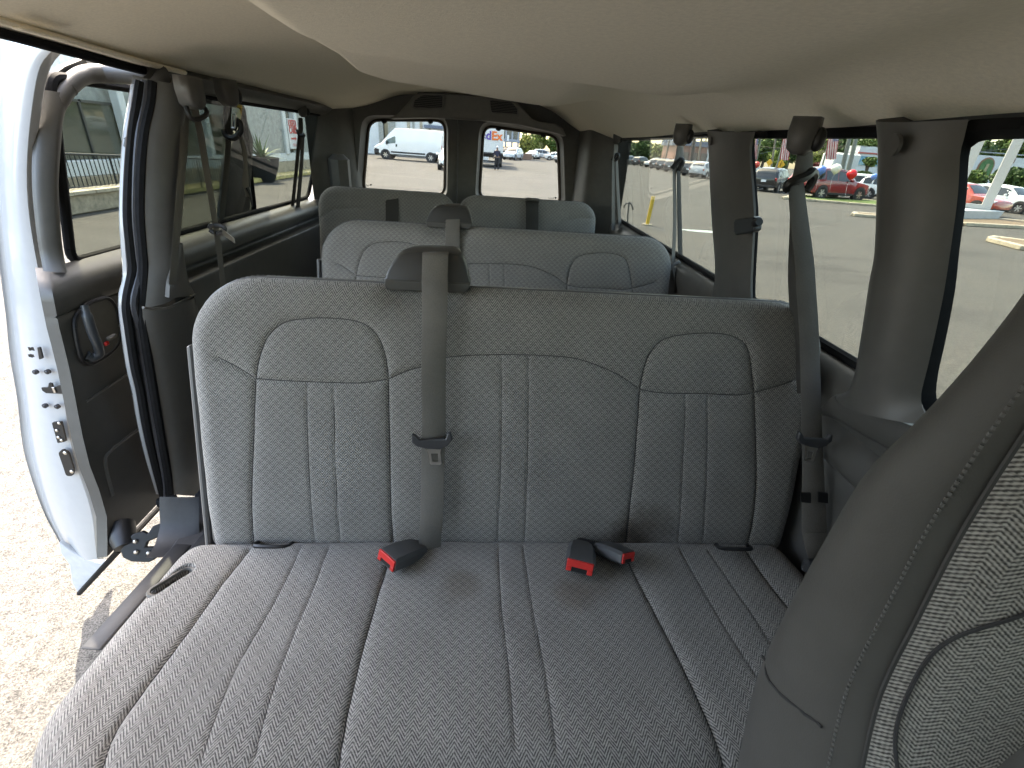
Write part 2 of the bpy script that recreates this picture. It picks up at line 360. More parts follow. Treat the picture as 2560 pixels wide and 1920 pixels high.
# ---- trim above the windows
def headtrim(name, prof, ya, yb, wob, sgn):
    ny = 40; P = []
    for j in range(ny + 1):
        y = ya + (yb - ya) * j / ny; P.append([(x, y, z + wob * math.sin(y * 4.5 + k * .9) * (k in (2, 3))) for k, (x, z) in enumerate(prof)])
    mb = MB(); mb.grid(np.array(P)); return mb.build(name, M['trim'], van, sharp=60)
headtrim('header_trim', [(.70, 1.926), (.69, 1.928), (.680, 1.934), (.670, 1.940), (.662, 1.948), (.69, 1.97)], .1, 3.30, .004, 1)
headtrim('header_trim', [(-1.045, 1.945), (-1.03, 1.947), (-1.0, 1.955), (-.975, 1.972), (-.962, 1.988), (-1.0, 2.02)], 1.58, 3.30, .004, -1)
# grab line of the headliner over the door opening: rubber and its gutter
ed = smoothpath([onX(*dd(x, y), -1.0) for x, y in ((-160, 26), (0, 70), (100, 97), (200, 124), (280, 145), (330, 157), (372, 166))], 5)
mb = MB(); mb.tube(ed, .011, 8); mb.build('door_opening_seal', M['rubber'], van)
mb = MB(); mb.tube([p + np.array([.035, 0, .014]) for p in ed], .013, 8, flat=.6); mb.build('liner_edge', M['liner'], van)
# ---- rear door wall
YR = 3.40
def c3(x, y): return 850 + x / 3.318, 200 + y / 3.318
def ring_samples(poly, centre, n):
    # points of a closed polygon at n equal angles around its centre, in the X-Z plane
    out = []; P = np.array(poly)[:, [0, 2]]; c = np.array(centre)
    for k in range(n):
        a = 2 * math.pi * (k + .5) / n; dv = np.array([math.cos(a), math.sin(a)]); best = None
        for i in range(len(P)):
            p, q = P[i] - c, P[(i + 1) % len(P)] - c; e = q - p; den = dv[0] * e[1] - dv[1] * e[0]
            if abs(den) < 1e-9: continue
            t = (p[0] * e[1] - p[1] * e[0]) / den; s = (p[0] * dv[1] - p[1] * dv[0]) / den
            if t > 0 and -1e-6 <= s <= 1 + 1e-6 and (best is None or t > best): best = t
        out.append(c + dv * best)
    return out
def rear_door(outer, hole_px, ytr, side):
    H = [onY(*c3(*q), YR) for q in hole_px]; hr = rounded(H, .16, 6); cx = np.mean([p[0] for p in H]); cz = np.mean([p[2] for p in H])
    n = 72; hi = ring_samples(hr, (cx, cz), n); ho = ring_samples(outer, (cx, cz), n)
    rings = [[(p[0], YR + .005, p[1]) for p in hi], [(p[0] + (p[0] - cx) * .05, YR - .045, p[1] + (p[1] - cz) * .05) for p in hi],
             [(p[0] + (p[0] - cx) * .09, ytr, p[1] + (p[1] - cz) * .09) for p in hi], [(p[0], ytr, p[1]) for p in ho], [(p[0], ytr + .05, p[1]) for p in ho]]
    mb = MB(); mb.loft(rings, True, cap=False); d_ = mb.build('rear_door', M['trim_dark'], van, sharp=50)
    mb = MB(); mb.prism([(p[0], YR + .004, p[2]) for p in hr], (0, .006, 0)); pn = mb.build('rear_window', M['glass_rear'], d_, smooth=False)
    mb = MB(); rr_ = [np.array([p[0], YR - .004, p[2]]) for p in hr]; mb.tube(rr_ + [rr_[0]], .012, 8, cap=False); mb.build('window_gasket', M['gasket'], d_)
    for fx in (.2, .8):     # little mounting tabs at the top edge of the pane
        a, b = H[0] * (1 - fx) + H[1] * fx, 0
        mb = MB(); mb.ball((a[0], YR - .012, a[2] - .010), (.017, .006, .013), 10, 6); mb.build('pane_clip', M['black'], d_)
    q = H[2] * .9 + H[3] * .1 if side > 0 else H[3] * .93 + H[2] * .07
    mb = MB()
    for i in range(3):      # printed glazing mark
        for j in range(5):
            if (i * 3 + j * 2) % 4: mb.box((q[0] - .028 + j * .008, YR + .002, q[2] + .035 + i * .007), (.0055, .001, .003))
    mb.disc((q[0] + .017, YR + .002, q[2] + .048), (0, 1, 0), .006, 10, .001); mb.build('glazing_mark', M['black'], d_, smooth=False)
    return d_
M['gasket'] = plain('brown_black_gasket', (.05, .035, .022), rough=.5, var=.2)
xm = -.235
zt, zb = 2.17, .72
rear_door([(-1.05, 0, zb), (xm - .012, 0, zb), (xm - .012, 0, zt), (-1.05, 0, zt)], [(240, 328), (878, 330), (872, 962), (190, 930)], 3.31, -1)
rear_door([(xm - .010, 0, zb), (.72, 0, zb), (.72, 0, zt), (xm - .010, 0, zt)], [(1190, 372), (1808, 462), (1828, 1045), (1152, 985)], 3.31, 1)
a = onY(*c3(985, 365), 3.30); b = onY(*c3(968, 1010), 3.30)
mb = MB(); mb.tube([a, (a + b) / 2, b], .004, 6); mb.build('door_gap_strip', M['vinyl_light'], van)
# charcoal header over the rear doors with two speaker grilles
hp = [(400, 318), (470, 285), (560, 190), (600, 135), (650, 100), (850, 104), (1120, 128), (1380, 150), (1455, 170), (1510, 225), (1590, 320), (1650, 345), (1790, 362), (1850, 400), (1880, 470), (1815, 445), (1500, 372), (1180, 335), (900, 318), (700, 312)]
mb = MB(); mb.prism([onY(*c3(*q), 3.19) for q in hp], (0, .14, 0)); M['header'] = plain('brightened_header_plastic', (.19, .183, .168), rough=.6, spec=.3, var=.06)  # header colour lifted to make up for the little light reaching it
hdr = mb.build('rear_header', M['header'], van, bevel=.012)
M['grille'] = plain('speaker_grille_black', (.009, .009, .010), rough=.6, var=.3, scale=300)
for gp in ([(600, 225), (612, 165), (680, 118), (840, 118), (857, 135), (857, 238), (630, 240)], [(1238, 165), (1260, 158), (1430, 178), (1478, 240), (1478, 285), (1465, 292), (1250, 278)]):
    R_ = rounded([onY(*c3(*q), 3.186) for q in gp], .25, 3); mb = MB(); mb.tube(R_ + [R_[0]], .006, 6, cap=False); g = mb.build('speaker_grille', M['header'], van)
    mb = MB(); mb.prism(R_, (0, .02, 0)); mb.build('grille_cloth', M['grille'], g)
    zl, zh = min(p[2] for p in R_), max(p[2] for p in R_)
    mb = MB()
    for k in range(1, 9):
        z = zl + (zh - zl) * k / 9; xs_ = [p[0] for p in R_ if abs(p[2] - z) < (zh - zl) * .35]
        lo, hi = (min(xs_), max(xs_)); mb.box(((lo + hi) / 2, 3.184, z), ((hi - lo) * .94, .004, .0025))
    mb.build('grille_bar', M['trim_dark'], g, smooth=False)
# D pillars: tall charcoal trims either side of the rear doors
def dpillar(pts, material): mb = MB(); mb.grid(np.array([[(x, y, z) for x, y in pts] for z in np.linspace(.72, 2.14, 22)])); return mb.build('corner_pillar_trim', material, van, sharp=70)
dpillar(curve2([(-1.075, 3.05), (-1.045, 3.12), (-1.0, 3.17), (-.93, 3.23), (-.88, 3.30), (-.865, 3.36)], 5), M['trim_dark'])
dpillar(curve2([(.745, 2.92), (.715, 2.97), (.66, 3.02), (.58, 3.07), (.54, 3.12), (.515, 3.25), (.505, 3.36)], 5), M['trim_dark'])
mb = MB(); mb.box((-.95, 3.19, 1.63), (.12, .10, .24), rot=Matrix.Rotation(R(42), 3, 'Z'), bev=.03); mb.build('jack_cover', M['trim_dark'], van)
# ---- right-hand pillars
pillar('window_pillar', [PR(c4(*q)) for q in ((1222, 150), (1232, 330), (1245, 640), (1262, 950), (1282, 1200), (1284, 1380), (1262, 1495), (1240, 1600), (1238, 1750))],
       [PR(c4(*q)) for q in ((1600, 165), (1572, 300), (1585, 520), (1602, 740), (1606, 900), (1590, 1200), (1580, 1450), (1585, 1560), (1600, 1700))], -oR, bulge=.018, ret=.06, ret2=.006)
mb = MB(); mb.tube(smoothpath([PR(c4(*q), .715) for q in ((1700, 190), (1635, 185), (1592, 215), (1590, 330), (1606, 640), (1622, 900), (1605, 1250), (1596, 1480), (1610, 1560), (1680, 1620))], 5), .008, 8); mb.build('window_seal', M['rubber'], van)
q = PR(c4(1248, 240), .672); mb = MB(); mb.disc(q, oR, .011, 14, .006); mb.build('screw_cover', M['trim'], van)
# clip on the pillar that holds the door latch release
A = [PR(c4(*q), .645) for q in ((1436, 905), (1450, 890), (1590, 870), (1610, 880), (1606, 985), (1585, 1000), (1455, 1022), (1438, 1005))]
mb = MB(); mb.prism(A, oR * .02); clip = mb.build('window_latch', M['handle'] if 'handle' in M else M.setdefault('handle', plain('blue_grey_handle', (.03, .034, .038), rough=.38, var=.06)), van, bevel=.004)
a, b = PR(c4(1605, 925), .64), PR(c4(1655, 912), .64); mb = MB(); mb.tube([a, a * .7 + b * .3, b], [.006, .0095, .0085], 10); mb.build('latch_knob', M['black'], clip)
pillar('window_pillar', [PR(q, .685) for q in (c5(985, 60), c5(1010, 300), c5(1000, 700), c5(985, 1150), c8(690, 0), c8(660, 200), c8(625, 420), c8(606, 500), c8(575, 565), c8(500, 598))],
       [PR(q, .685) for q in (c5(1730, 60), c5(1690, 230), c5(1660, 360), c5(1640, 700), c5(1580, 1150), c8(1050, 100), c8(985, 400), c8(945, 560), c8(938, 620), c8(955, 690), c8(1010, 760))], -oR, bulge=.042, flatness=.8, ret=.07, rows=40, ret2=.0)
A = [PR(q, .705) for q in (c5(2230, 40), c5(1900, 55), c5(1690, 90), c5(1650, 300), c5(1640, 700), c5(1580, 1150), c8(1052, 60), c8(995, 300), c8(955, 480), c8(938, 600), c8(960, 680), c8(1060, 800))]
B = [PR(q, .715) for q in (c5(2230, 222), c5(1900, 232), c5(1790, 252), c5(1715, 335), c5(1690, 700), c5(1632, 1150), c8(1100, 60), c8(1055, 300), c8(1015, 480), c8(1003, 590), c8(1015, 625), c8(1150, 760))]
A, B = pair_resample(smoothpath(A, 4), 44), pair_resample(smoothpath(B, 4), 44)
mb = MB(); mb.loft([[a, a * .5 + b * .5 - oR * .012, b, b + oR * .004, a + oR * .004] for a, b in zip(A, B)]); mb.build('window_seal', M['rubber'], van, sharp=60)
q = PR(c5(1105, 272), .631); mb = MB(); mb.disc(q, oR, .0145, 18, .005); mb.build('screw_cover', M['trim'], van)
pillar('lower_pillar_trim', [PR(c8(*q), .69) for q in ((430, 660), (470, 610), (540, 590), (700, 650), (860, 745), (1010, 770))], [PR(c8(*q), .70) for q in ((430, 700), (500, 720), (580, 770), (780, 885), (880, 960), (1010, 1050))], -oR, bulge=.010, ret=.05)
# shelf under the right sill
prof_wall('arm_rest_trim', curve2([(.76, 1.42), (.735, 1.405), (.712, 1.385), (.704, 1.355), (.712, 1.325), (.735, 1.305), (.75, 1.30)]), .30, 1.15)
# ---- left rear pillar of the door opening, with the belt slot
pl = [(250, 60), (235, 220), (190, 430), (168, 700), (163, 1000), (182, 1250), (188, 1360), (165, 1630)]
pr = [(440, 60), (425, 200), (415, 430), (400, 620), (372, 760), (350, 1000), (345, 1240), (380, 1480)]
pillar('door_pillar', [PL(cp(*q), -1.0) for q in pl], [PL(cp(*q), -.985) for q in pr], -oL, bulge=.04, ret=.06, rows=34, flatness=.75)
pillar('lower_pillar_trim', [PL(q, -1.0) for q in (cp(160, 1625), dd(312, 700), dd(332, 800), dd(350, 900), dd(366, 1000), dd(374, 1068))],
       [PL(q, -.97) for q in (cp(515, 1545), dd(440, 720), dd(446, 800), dd(450, 900), dd(452, 1000), dd(452, 1070))], -oL, bulge=.03, ret=.06)
mb = MB(); mb.prism([PL(cp(*q), -.985) for q in ((320, 712), (385, 705), (388, 900), (340, 1440), (318, 1400), (300, 1230), (322, 1215))], -oL * .012); mb.build('belt_slot', M['black'], van)
mb = MB(); mb.prism(rounded([PL(cp(*q), -.975) for q in ((280, 950), (300, 770), (318, 800), (320, 1210), (300, 1200))], .3, 3), -oL * .014); mb.build('slot_cover', M['trim'], van, bevel=.004)
pillar('belt_guide_cover', [PL(cp(*q), -.95) for q in ((390, 1180), (350, 1420), (340, 1560))], [PL(cp(*q), -.95) for q in ((415, 1180), (470, 1430), (515, 1530))], -oL, bulge=.012, ret=.04, rows=12)
mb = MB(); mb.tube(smoothpath([PL(cp(*q), -.962) for q in ((160, 1628), (260, 1640), (330, 1630), (420, 1590), (515, 1535))], 4), .004, 6); mb.build('trim_joint', M['trim_dark'], van)
# body edge and door seals along the pillar
seal_rows = {'inner': [cp(230, 70), cp(215, 220), cp(172, 430), cp(146, 700), cp(142, 1000), cp(162, 1250), cp(166, 1380), (355, 775), (361, 835), (373, 913), (386, 992), (404, 1101), (418, 1180), (424, 1240)],
             'mid': [cp(185, 70), cp(166, 220), cp(126, 430), cp(104, 700), cp(98, 1000), cp(120, 1250), cp(130, 1380), (331, 757), (345, 819), (360, 913), (373, 992), (391, 1101), (407, 1180), (416, 1240)],
             'outer': [cp(140, 70), cp(118, 220), cp(86, 430), cp(64, 700), cp(56, 1000), cp(78, 1250), cp(86, 1380), (317, 757), (323, 819), (337, 913), (351, 976), (367, 1070), (385, 1150), (408, 1240)],
             'body': [cp(112, 100), cp(88, 250), cp(58, 430), cp(38, 700), cp(30, 1000), cp(40, 1200), cp(52, 1420), (309, 740), (311, 800), (326, 913), (341, 980), (352, 1050), (372, 1140), (398, 1230)]}
for nm, x0, r, mt in (('inner', -1.01, .0135, 'rubber'), ('mid', -1.025, .0135, 'seal_grey'), ('outer', -1.035, .0125, 'rubber'), ('body', -1.055, .012, 'white')):
    if mt == 'seal_grey': M[mt] = plain('grey_seal_rubber', (.06, .062, .072), rough=.45, var=.15)
    mb = MB(); mb.tube(smoothpath([PL(q, x0) for q in seal_rows[nm]], 5), r, 8)
    mb.build('body_edge' if nm == 'body' else 'door_seal', M[mt], van)
# sill plastic at the foot of the pillar, scuff plate with ribs
s7 = lambda x, y: (x / 3.016, 1050 + y / 3.016)
pillar('sill_cover', [onX(*s7(x, y), xx) for x, y, xx in ((1252, 580, -.985), (1252, 690, -.985), (1256, 800, -.98), (1235, 890, -.975), (1205, 970, -.965), (1150, 1040, -.955))], [onX(*s7(x, y), xx) for x, y, xx in ((1500, 580, -.90), (1500, 690, -.895), (1500, 800, -.89), (1510, 890, -.88), (1530, 960, -.86), (1540, 1000, -.85))], (1, 0, 0), bulge=.008, ret=.02, material=M['floor'])
for k, (xa, ya_) in enumerate(((-.915, .93), (-.855, 1.02))):
    mb = MB(); mb.box((xa, ya_, .704), (.05, .34, .008), rot=Matrix.Rotation(R(-4), 3, 'Z'), bev=.003); mb.build('scuff_rib', M['floor'], van)

# ---------------------------------------------------------------- the open sliding door, slid back outside the body
def XD(z):
    return np.interp(z, [.45, .56, .8, 1.1, 1.30, 1.36, 1.42, 1.45, 1.475, 1.95, 2.05], [-1.215, -1.215, -1.205, -1.195, -1.185, -1.18, -1.172, -1.185, -1.225, -1.17, -1.15])
def onD(px, py, off=0):
    p = onX(px, py, -1.2)
    for _ in range(4): p = onX(px, py, float(XD(p[2])) + off)
    return p
door_col = {0: [(-70, 60), (-45, 300), (-20, 600), (6, 788), (12, 826), (11, 866), (22, 929), (38, 1007), (47, 1117), (66, 1183), (90, 1255), (116, 1315), (146, 1358), (160, 1400)],
            1: [(20, 60), (4, 180), (-6, 300), (-4, 465), (12, 600), (26, 725), (40, 851), (58, 976), (72, 1101), (94, 1199), (126, 1299), (162, 1365), (185, 1400)],
            2: [(112, 60), (101, 103), (58, 143), (38, 174), (28, 262), (21, 389), (20, 465), (31, 600), (44, 725), (63, 851), (81, 976), (97, 1101), (116, 1199), (149, 1299), (179, 1365), (199, 1400)],
            3: [(230, 60), (142, 118), (106, 156), (94, 212), (83, 288), (73, 376), (70, 465), (84, 600), (103, 663), (122, 757), (135, 819), (157, 913), (171, 992), (181, 1066), (192, 1133), (212, 1192), (236, 1249), (247, 1299), (246, 1365), (250, 1400)],
            4: [(260, 60), (170, 118), (128, 156), (112, 212), (101, 288), (90, 376), (89, 465), (101, 600), (112, 663), (130, 757), (142, 819), (166, 913), (181, 992), (196, 1066), (208, 1133), (230, 1199), (255, 1255), (264, 1309), (262, 1365), (262, 1400)]}
ry = [62, 90, 118, 150, 180, 230, 300, 380, 470, 560, 650, 740, 800, 850, 900, 950, 1000, 1060, 1120, 1180, 1240, 1300, 1345, 1375, 1400]
dep = {0: 1.43, 1: 1.47, 2: 1.388, 3: 1.395, 4: 1.43}
cols = []
for k in range(5):
    yy = [p[1] for p in door_col[k]]; xx = [p[0] for p in door_col[k]]; cols.append([onY(float(np.interp(y, yy, xx)), y, dep[k]) for y in ry])
P = np.array(cols).transpose(1, 0, 2)
skin = np.array([[r[0] + np.array([-.05, .25, 0]), r[0] + np.array([-.012, .04, 0])] for r in P])
P = np.concatenate([skin, P], 1)
mb = MB(); mb.grid(P); door = mb.build('sliding_door', M['white'], van, sharp=75, sub=1, label='white sliding door edge with latch holes')
# bottom lip of the door
q7 = lambda x, y: (x / 3.016, 1050 + y / 3.016)
mb = MB(); mb.prism([onY(*q7(*q), 1.40) for q in ((440, 925), (455, 1005), (520, 1090), (540, 1230), (580, 1300), (600, 1308), (690, 1200), (790, 1085), (720, 1075), (600, 1030), (520, 980))], (0, .02, 0)); mb.build('bottom_lip', M['alu'] if 'alu' in M else M.setdefault('alu', plain('satin_grey_lip', (.42, .43, .45), rough=.35, var=.1)), door, bevel=.004)
a, b = onY(*q7(600, 1305), 1.395), onX(*q7(880, 1000), -1.22); mb = MB(); mb.tube([a, (a * 2 + b) / 3, b, b + np.array([0, .9, 0])], .010, 8); mb.build('bottom_seal', M['rubber'], door)
# inner trim panel of the door (below the glass), as one curved sheet
tl_y = [p[1] for p in door_col[4]]; tl_x = [p[0] + 6 for p in door_col[4]]
zrow = [1.475, 1.468, 1.455, 1.44, 1.42, 1.40, 1.38, 1.365, 1.36, 1.355, 1.33, 1.28, 1.2, 1.1, 1.0, .9, .8, .7, .62, .57]
P = []
for z in zrow:
    yl = 1.42
    for _ in range(12):           # walk along the row until the photo's trim edge is met
        c = MC.T @ (np.array([float(XD(z)), yl, z]) - CAM); px, py = 1280 + FPX * c[0] / c[2], 960 + FPX * c[1] / c[2]
        yl += (float(np.interp(py, tl_y, tl_x)) - px) * .0014
    P.append([(float(XD(z)) - .03, yl - .004, z)] + [(float(XD(z)) + (-.006 if z in (1.36, ) else 0), yl + (2.62 - yl) * t, z) for t in (0, .01, .03, .06, .1, .2, .4, .6, .8, 1)])
mb = MB(); mb.grid(np.array(P)); dtrim = mb.build('door_trim_panel', M['trim'], door, sharp=60)
# front upright of the trim, running up beside the glass and over it
pts = smoothpath([onD(*c1(*q)) for q in ((455, 1640), (470, 1300), (490, 1050), (530, 820), (600, 690))], 5) + []
lowp = [onD(*dd(*q)) for q in ((133, 600), (118, 500))]
up = smoothpath([onD(*c1(500, 1000), -.02), onD(*c1(540, 850), -.008), onD(*c1(585, 745)), onD(*c1(650, 640)), onD(*c1(760, 540)), onD(*c1(880, 495)), onD(*c1(1050, 493), .02), onD(*c1(1250, 500), .08), onD(*c1(1420, 505), .14), onD(*c1(1560, 508), .19), onD(*c1(1668, 508), .21)], 5)
rad = [.022] * 10 + list(np.linspace(.0235, .027, len(up) - 18)) + [.027, .027, .027, .027, .027, .026, .022, .012]
mb = MB(); mb.tube(up, rad, 14, flat=.9); mb.build('door_window_molding', M['trim'], door)
mb = MB(); i = 15; mb.tube([up[i] * .5 + up[i + 1] * .5, up[i] * .45 + up[i + 1] * .55], .0252, 16, flat=.9); mb.build('molding_joint', M['trim_dark'], door)
pillar('door_frame_cover', [onD(x, y, -.004) for x, y in ((112, 225), (107, 260), (103, 288), (93, 376), (92, 465), (98, 540), (105, 600), (112, 640), (120, 680))], [onD(x, y, -.004) for x, y in ((178, 240), (165, 265), (155, 300), (148, 380), (143, 460), (146, 540), (150, 600), (155, 640), (163, 680))], (1, 0, 0), bulge=.022, ret=.012, parent=door, rows=30, flatness=.8)
mb = MB(); mb.prism([onD(*c1(*q), -.02) for q in ((510, 650), (540, 500), (640, 420), (840, 340), (870, 410), (720, 500), (600, 590))], (-.02, 0, 0)); mb.build('door_frame_hole', M['black'], door)
mb = MB(); mb.prism([onD(*c1(*q), -.03) for q in ((830, 345), (960, 320), (1330, 400), (1360, 430), (860, 425))], (-.03, 0, 0)); mb.build('top_rail', M['white'], door, bevel=.004)
# its glass and the black rear frame that shows through the side window
window('door_window', [np.array([-1.235, 1.44, 1.47]), np.array([-1.235, 2.62, 1.47]), np.array([-1.175, 2.55, 1.945]), np.array([-1.175, 1.50, 1.945])], (-1, 0, 0), M['glass'], parent=door, frame_r=.013, rr=.08)
mb = MB(); mb.prism([onX(*c2(*q), -1.19) for q in ((435, 1125), (618, 1090), (645, 560), (605, 430), (575, 470), (505, 540), (470, 760))], (-.03, 0, 0)); mb.build('door_rear_frame', M['black'], door)
# inside handle in its recessed bezel
q6 = lambda x, y: (x / 3.19, 600 + y / 3.19)
BZ = rounded([onD(*q6(*q), .006) for q in ((588, 620), (700, 500), (860, 455), (915, 520), (955, 720), (945, 830), (860, 920), (715, 1000), (650, 960), (610, 800))], .45, 3)
mb = MB(); mb.tube(BZ + [BZ[0]], .0065, 8, cap=False); bez = mb.build('handle_bezel', M['black'], door)
mb = MB(); mb.prism([p - np.array([.002, 0, 0]) for p in BZ], (.004, 0, 0)); mb.build('handle_recess', M['trim_dark'], door)
mb = MB(); mb.tube(smoothpath([onD(*q6(*q), o_) for q, o_ in (((672, 520), .03), ((700, 620), .038), ((735, 730), .042), ((775, 830), .04), ((790, 900), .028), ((740, 935), .016), ((690, 915), .01))], 5), [.010] * 4 + [.013] * 16 + [.014] * 6 + [.013] * 5, 10); mb.build('handle_lever', M['handle'] if 'handle' in M else M.setdefault('handle', plain('blue_grey_handle', (.055, .06, .066), rough=.38, var=.06)), door)
mb = MB(); mb.box(onD(*q6(850, 826), .016), (.008, .018, .013), bev=.003); mb.build('lock_tab', M['red'], door)
mb = MB(); mb.box(onD(*q6(890, 775), .018), (.012, .04, .014), bev=.004); mb.build('lock_slider', M['trim_dark'], door)
a = onD(*q6(985, 672), .012); mb = MB(); mb.ball(a, (.012, .02, .012), 12, 8); mb.build('door_bumper', M['vinyl_light'], door)
# molded lines of the lower panel
mb = MB(); mb.tube([onD(*q6(*q), .001) for q in ((688, 1290), (880, 1160), (1075, 1030), (1200, 960))], .0035, 6); mb.build('panel_crease', M['trim'], door)
mb = MB(); mb.tube(smoothpath([onD(*q7(*q), .001) for q in ((1060, 55), (900, 175), (810, 255), (792, 300), (805, 400), (850, 570))], 4), .006, 6); mb.build('panel_crease', M['trim'], door)
# latch hardware on the door's leading edge
def onE(x, y, y0=1.384): return onY(*q6(x, y), y0)
for (x, y) in ((285, 1052), (381, 1050), (361, 1321), (458, 1328)):
    mb = MB(); mb.disc(onE(x, y), (0, 1, 0), .0078, 12, .008); mb.ball(onE(x, y) - np.array([0, .004, 0]), (.005, .003, .005), 8, 6); mb.build('hinge_bolt', M['bolt'] if 'bolt' in M else M.setdefault('bolt', plain('dark_bolt', (.05, .05, .055), rough=.35, metal=.6, var=.1)), door)
mb = MB(); mb.prism(rounded([onE(*q) for q in ((310, 850), (330, 852), (352, 940), (325, 948))], .3, 3), (0, -.006, 0)); mb.build('latch_slot', M['black'], door)
mb = MB(); mb.prism([onE(*q) for q in ((342, 1172), (395, 1170), (402, 1135), (425, 1140), (430, 1172), (500, 1150), (508, 1220), (380, 1215), (350, 1195))], (0, -.006, 0)); mb.build('latch_plate', M['black'], door)
mb = MB(); mb.box(onE(432, 1196, 1.376), (.008, .004, .02), bev=.001); mb.build('latch_pin', M['steel'], door)
mb = MB(); mb.prism(rounded([onE(*q) for q in ((425, 1448), (500, 1440), (538, 1600), (470, 1612))], .15, 3), (0, -.006, 0)); con = mb.build('contact_plate', M['black'], door)
for q in ((470, 1462), (490, 1597), (452, 1520), (465, 1575)):
    mb = MB(); mb.ball(onE(*q, 1.376), (.0055, .003, .0055), 8, 6); mb.build('contact_screw', M['steel'], con)
mb = MB(); mb.prism(rounded([onY(*q7(*q), 1.386) for q in ((450, 240), (480, 212), (525, 235), (568, 370), (560, 415), (510, 415))], .4, 4), (0, -.006, 0)); st = mb.build('striker_plate', M['black'], door)
for q in ((490, 250), (540, 390)):
    mb = MB(); mb.ball(onY(*q7(*q), 1.378), (.007, .003, .007), 8, 6); mb.build('striker_screw', M['steel'], st)
mb = MB()
for k in range(6): mb.box(onE(235 + 14 * (k % 3), 868 + 55 * (k // 3), 1.383), (.006, .001, .012 - .003 * (k % 2)))
mb.build('warning_label', M['black'], door, smooth=False)
# roller arm that carries the door along the sill
arm = [(905, 985), (960, 900), (1000, 860), (1070, 838), (1110, 860), (1150, 800), (1235, 770), (1225, 850), (1180, 890), (1110, 920), (1095, 960), (1180, 955), (1215, 965), (1160, 1055), (1120, 1075), (990, 1070), (925, 1040)]
mb = MB(); mb.prism([onP(*q7(*q), (-1.10, 1.25, .66), (.35, -.8, .5)) for q in arm], (.0, .012, -.006)); ra = mb.build('roller_arm', M['black'], door, bevel=.003)
for q in ((1018, 918), (1025, 998), (1120, 1005)):
    mb = MB(); mb.ball(onP(*q7(*q), (-1.10, 1.246, .66), (.35, -.8, .5)), (.008, .006, .008), 8, 6); mb.build('arm_bolt', M['steel'], ra)
cc = onD(*q7(900, 880), .01); mb = MB(); mb.tube([cc + np.array([-.01, .03, .02]), cc + np.array([.02, -.01, 0]), cc + np.array([.035, -.03, -.015])], [.04, .038, .03], 14); mb.build('roller_housing', M['black'], door)
a = onP(*q7(1190, 625), (-1.06, 1.3, .8), (.3, -1, 0)); mb = MB(); mb.tube([a, a + np.array([.05, .02, .003])], .016, 10); mb.build('sill_bumper', M['rubber'], van)

# ================================================================ SEATS
def sd_round(u, v, u0, u1, v0, v1, rtl, rtr, rbl, rbr):
    cu, cv, a, b = (u0 + u1) / 2, (v0 + v1) / 2, (u1 - u0) / 2, (v1 - v0) / 2; x, y = u - cu, v - cv
    r = np.where(x < 0, np.where(y > 0, rtl, rbl), np.where(y > 0, rtr, rbr)); qx, qy = np.abs(x) - a + r, np.abs(y) - b + r
    return np.minimum(np.maximum(qx, qy), 0) + np.hypot(np.maximum(qx, 0), np.maximum(qy, 0)) - r
def seg_dist(U, V, line):
    best = np.full(U.shape, 9.0)
    for (a, b) in zip(line[:-1], line[1:]):
        ax, ay, bx, by = a[0], a[1], b[0], b[1]; dx, dy = bx - ax, by - ay; L2 = dx * dx + dy * dy + 1e-12
        m = (U > min(ax, bx) - .06) & (U < max(ax, bx) + .06) & (V > min(ay, by) - .06) & (V < max(ay, by) + .06)
        if not m.any(): continue
        t = np.clip(((U[m] - ax) * dx + (V[m] - ay) * dy) / L2, 0, 1); best[m] = np.minimum(best[m], np.hypot(U[m] - ax - t * dx, V[m] - ay - t * dy))
    return best
